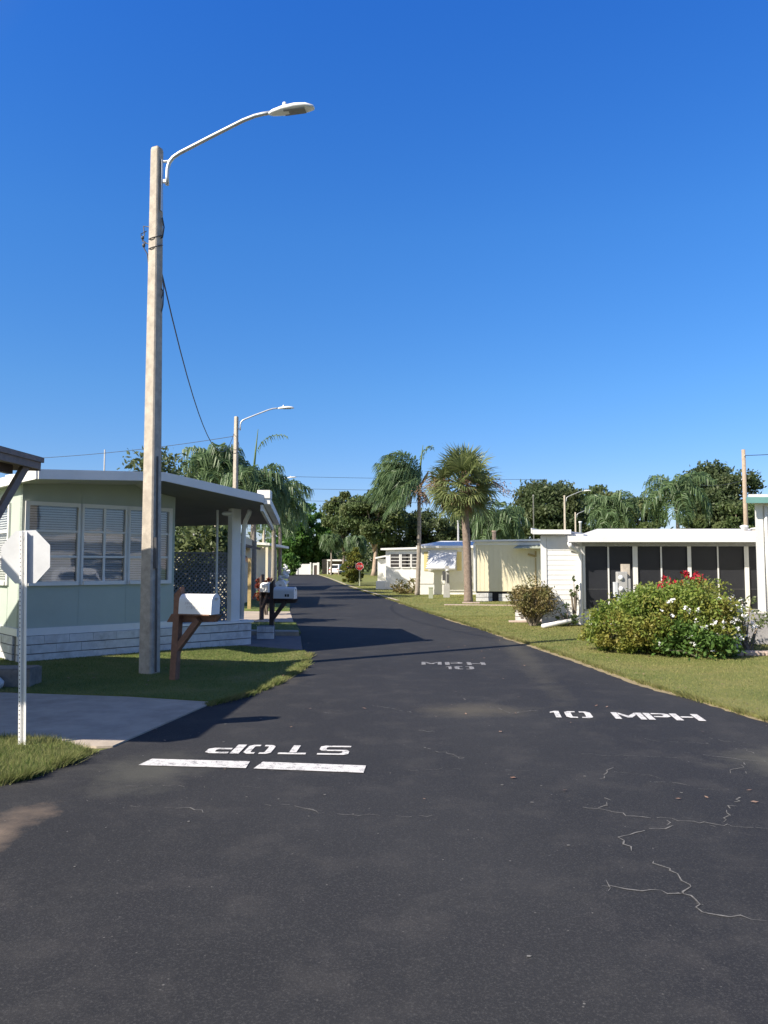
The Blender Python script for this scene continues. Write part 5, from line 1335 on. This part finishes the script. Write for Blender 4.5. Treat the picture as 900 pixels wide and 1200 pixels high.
mb = MB(); mb.prism([Fg(w1 - .88, -1.5, 2.4), Fg(w1 - .3, -1.5, 2.25), Fg(w1 - .3, 5, 2.25), Fg(w1 - .88, 5, 2.4)], [Fg(w1 - .88, -1.5, 2.5), Fg(w1 - .3, -1.5, 2.35), Fg(w1 - .3, 5, 2.35), Fg(w1 - .88, 5, 2.5)]); mb.bar(Fg(w1 - .75, -1.5, 2.3), Fg(w1 - .12, -1.5, 1.72), .07, .14); mb.build('eave', M['brown'], t)
mb = MB(); mb.fbox(Fg, w1 - .16, w1 - .04, -1.55, -1.43, 0, 1.85); mb.build('eave_post', M['tanwood'], t)
t = thing('mobile_home', 'white roofed pale house farther along the left side, seen past the carport edge', 'house', (-9.4, 47, 0))
Fh = Frame((pl(318, 47), 47), R(0))
mb = MB(); wall_open(mb, Fh, -5, -.9, 0, 2.7, 0, .12, [(-1.6, -1.15, .9, 2.3)]); mb.fbox(Fh, -1.02, -.9, .12, 9, 0, 2.7); mb.build('wall', M['creamwall'], t); window(Fh, t, -1.6, -1.15, .9, 2.3, 0, 3)
mb = MB(); mb.prism([Fh(-5.2, -.5, 3.1), Fh(-.05, -.5, 2.78), Fh(-.05, 9, 2.78), Fh(-5.2, 9, 3.1)], [Fh(-5.2, -.5, 3.25), Fh(-.05, -.5, 2.93), Fh(-.05, 9, 2.93), Fh(-5.2, 9, 3.25)]); mb.build('roof', M['white'], t)
mb = MB(); mb.fbox(Fh, -.3, -.15, -.4, -.25, 0, 2.75); mb.build('carport_post', M['creamwall'], t)

# ------------------------------------------------------------------ the far end: fence, canopy, cars
wf = P(353, 666, 128)
t = thing('fence', 'sunlit white fence at the far end of the road', 'fence', (wf.x, 128, 0))
mb = MB(); a = pl(349, 128); b = pl(363, 128); mb.box(a, b, 128, 128.1, 0, 1.75); mb.box(b + .003, b + .25, 127.9, 128.15, 0, 2.0); mb.box(a - .25, a - .003, 127.9, 128.15, 0, 1.95); mb.build('panel', M['white'], t)
t = thing('gate', 'narrow white gateway with a brown door beyond the end of the road', 'gate', (pl(370, 126), 126, 0))
mb = MB(); a, b = pl(366.5, 126), pl(374, 126); mb.box(a, a + .2, 126, 126.2, 0, 1.9); mb.box(b - .35, b, 126, 126.2, 0, 2.0); mb.box(a + .202, b - .352, 126, 126.2, 1.55, 1.9); mb.build('frame', M['white'], t)
mb = MB(); mb.box(a + .21, b - .36, 126.08, 126.14, 0, 1.53); mb.build('door', M['brown'], t)
t = thing('carport', 'white flat canopy sheltering the parked vehicles at the road end', 'carport', (pl(398, 131), 131, 0))
mb = MB(); a, b = pl(384, 131), pl(412, 131); mb.box(a, b, 129.5, 134, 2.25, 2.5); mb.build('roof', M['white'], t)
mb = MB(); mb.box(a, a + .15, 129.6, 129.75, 0, 2.25); mb.build('post', M['white'], t); mb = MB(); mb.box(b - .3, b, 129.6, 129.8, 0, 2.25); mb.build('post', M['white'], t)
mb = MB(); mb.box(a - 1.2, b, 134.1, 134.2, 0, 2.6); mb.build('back_wall', M['brownlt'], t)
def car(label, c, ang, paint, L=4.4, W_=1.8, H=1.65, name='parked_car'):
    t = thing(name, label, 'car', (c[0], c[1], 0)); Fk = Frame((c[0], c[1]), ang)
    def prof(sc=1): return [(-L / 2, .35), (-L / 2 + .02, .85), (-L / 2 + .12, 1.0), (-L * .40, H * .93), (-L * .34, H), (L * .12, H), (L * .25, 1.02), (L * .46, .88), (L / 2, .72), (L / 2, .35)]
    mb = MB(); pr = prof(); n = len(pr); vs = []; rows = [(-W_ / 2, .0), (-W_ / 2 * .98, 1), (W_ / 2 * .98, 1), (W_ / 2, 0)]
    def ins(z): return 0 if z <= 1.02 else .16 * (z - 1.0) / (H - 1.0)
    mb.prism([Fk(a, -W_ / 2 + ins(z), z) for a, z in pr], [Fk(a, W_ / 2 - ins(z), z) for a, z in pr]); mb.build('body', M[paint], t, bevel=.05)
    gm = MB()
    for sg in (-1, 1):
        for a0, a1, b0_, b1_ in ((-L * .37, -L * .13, -L * .33, -L * .13), (-L * .10, L * .20, -L * .10, L * .10)):
            y0 = sg * (W_ / 2 + .004); y1 = sg * (W_ / 2 - .14 + .004)
            gm.add([Fk(a0, y0 - sg * .01, 1.06), Fk(a1, y0 - sg * .01, 1.06), Fk(b1_, y1, H - .1), Fk(b0_, y1, H - .1)], [(0, 1, 2, 3)])
    gm.add([Fk(L * .25 + .01, -W_ * .42, 1.05), Fk(L * .25 + .01, W_ * .42, 1.05), Fk(L * .135, W_ * .38, H - .07), Fk(L * .135, -W_ * .38, H - .07)], [(0, 1, 2, 3)])
    gm.add([Fk(-L / 2 + .10, -W_ * .40, 1.06), Fk(-L / 2 + .10, W_ * .40, 1.06), Fk(-L * .405, W_ * .37, H - .14), Fk(-L * .405, -W_ * .37, H - .14)], [(0, 1, 2, 3)])
    gm.build('windows', M['carglass'], t)
    for sx in (-.3, .31):
        for sy in (-1, 1):
            wm = MB(); c0 = Fk(L * sx, sy * (W_ / 2 - .18), .34); c1 = Fk(L * sx, sy * (W_ / 2 + .015), .34); wm.tube([c0, c1], .34, 14); wh = wm.build('wheel', M['black'], t)
            wm = MB(); wm.tube([c1, Fk(L * sx, sy * (W_ / 2 + .025), .34)], .2, 12); wm.build('rim', M['galv'], wh)
    for sy in (-1, 1):
        hm = MB(); hm.fbox(Fk, -L / 2 - .012, -L / 2 + .01, sy * W_ * .42 - .11, sy * W_ * .42 + .11, .72, .92); hm.build('tail_light', M['red'], t)
    return t
car('white parked SUV under the canopy at the road end', (pl(399, 128), 128), R(62), 'carpaint', 4.4, 1.8, 1.7)
car('red parked car just right of the white SUV', (pl(411.5, 131.5), 131.5), R(75), 'carred', 4.3, 1.75, 1.45)
# wooden picnic-like table by the cars
t = thing('table', 'pale table on the grass in front of the parked cars', 'table', (pl(402, 116), 116, 0))
mb = MB(); a, b = pl(395.5, 116), pl(408, 116); mb.box(a, b, 116, 116.8, .72, .80); mb.build('table_top', M['white'], t)
for xx in (a + .1, b - .2):
    mb = MB(); mb.box(xx, xx + .1, 116.1, 116.2, 0, .72); mb.build('leg', M['wood'], t)
# roof clutter behind the right houses
for (px, d, y0, y1, w, m, l) in ((536.8, 46, 636, 610, .05, 'white', 'thin white vent pipe behind the silver awning house roof'), (579, 44, 636, 622, .11, 'palebark', 'pale stubby chimney over the yellow roof'), (625, 60, 640, 580, .05, 'meter', 'thin dark mast rising over the yellow roof against the oak'), (680, 30, 625, 611, .05, 'lampwhite', 'short white vent pipe on the white roof right of a lamp pole')):
    p = P(px, y1, d); mb = MB(); mb.lathe((p.x, d, 0), [(w, 0), (w, p.z - .06), (w * 1.3, p.z - .05), (w * 1.3, p.z)], 8); tag(mb.build('vent_pipe', M[m], base=(p.x, d, 0)), l, 'vent pipe')

t = thing('mobile_home', 'long white mobile home across the side street, mirrored in the green house windows', 'house', (20, -1, 0))
Fz = Frame((13, 2.0), R(-26)); Fz2 = Frame(Fz(0, 4.5, 0), R(-26 - 90))
mb = MB(); wall_open(mb, Frame(Fz(0, 0, 0), R(-26)), 0, 14, 0, 2.6, 0, .1, [(2, 4, 1, 2.1), (7, 9, 1, 2.1)]); wall_open(mb, Fz2, 0, 4.5, 0, 2.6, 0, .1, [(1.2, 3.3, 1, 2.1)])
mb.fbox(Fz, 0.1, 14, 4.4, 4.5, 0, 2.6); mb.fbox(Fz, 13.9, 14, .1, 4.4, 0, 2.6); mb.build('wall', M['white'], t)
window(Fz, t, 2, 4, 1, 2.1, 0, 3); window(Fz, t, 7, 9, 1, 2.1, 0, 3); window(Fz2, t, 1.2, 3.3, 1, 2.1, 0, 3)
mb = MB(); mb.prism([Fz(-.3, -.4, 2.61), Fz(14.3, -.4, 2.61), Fz(14.3, 4.9, 2.61), Fz(-.3, 4.9, 2.61)], [Fz(-.3, -.4, 2.72), Fz(14.3, -.4, 2.72), Fz(14, 2.2, 3.1), Fz(-.1, 2.2, 3.1)]); mb.build('roof', M['greyroof'], t)
car('white car parked by the side street, mirrored in the green house windows', (11.2, 4.6), R(150), 'carpaint', 4.4, 1.8, 1.45)
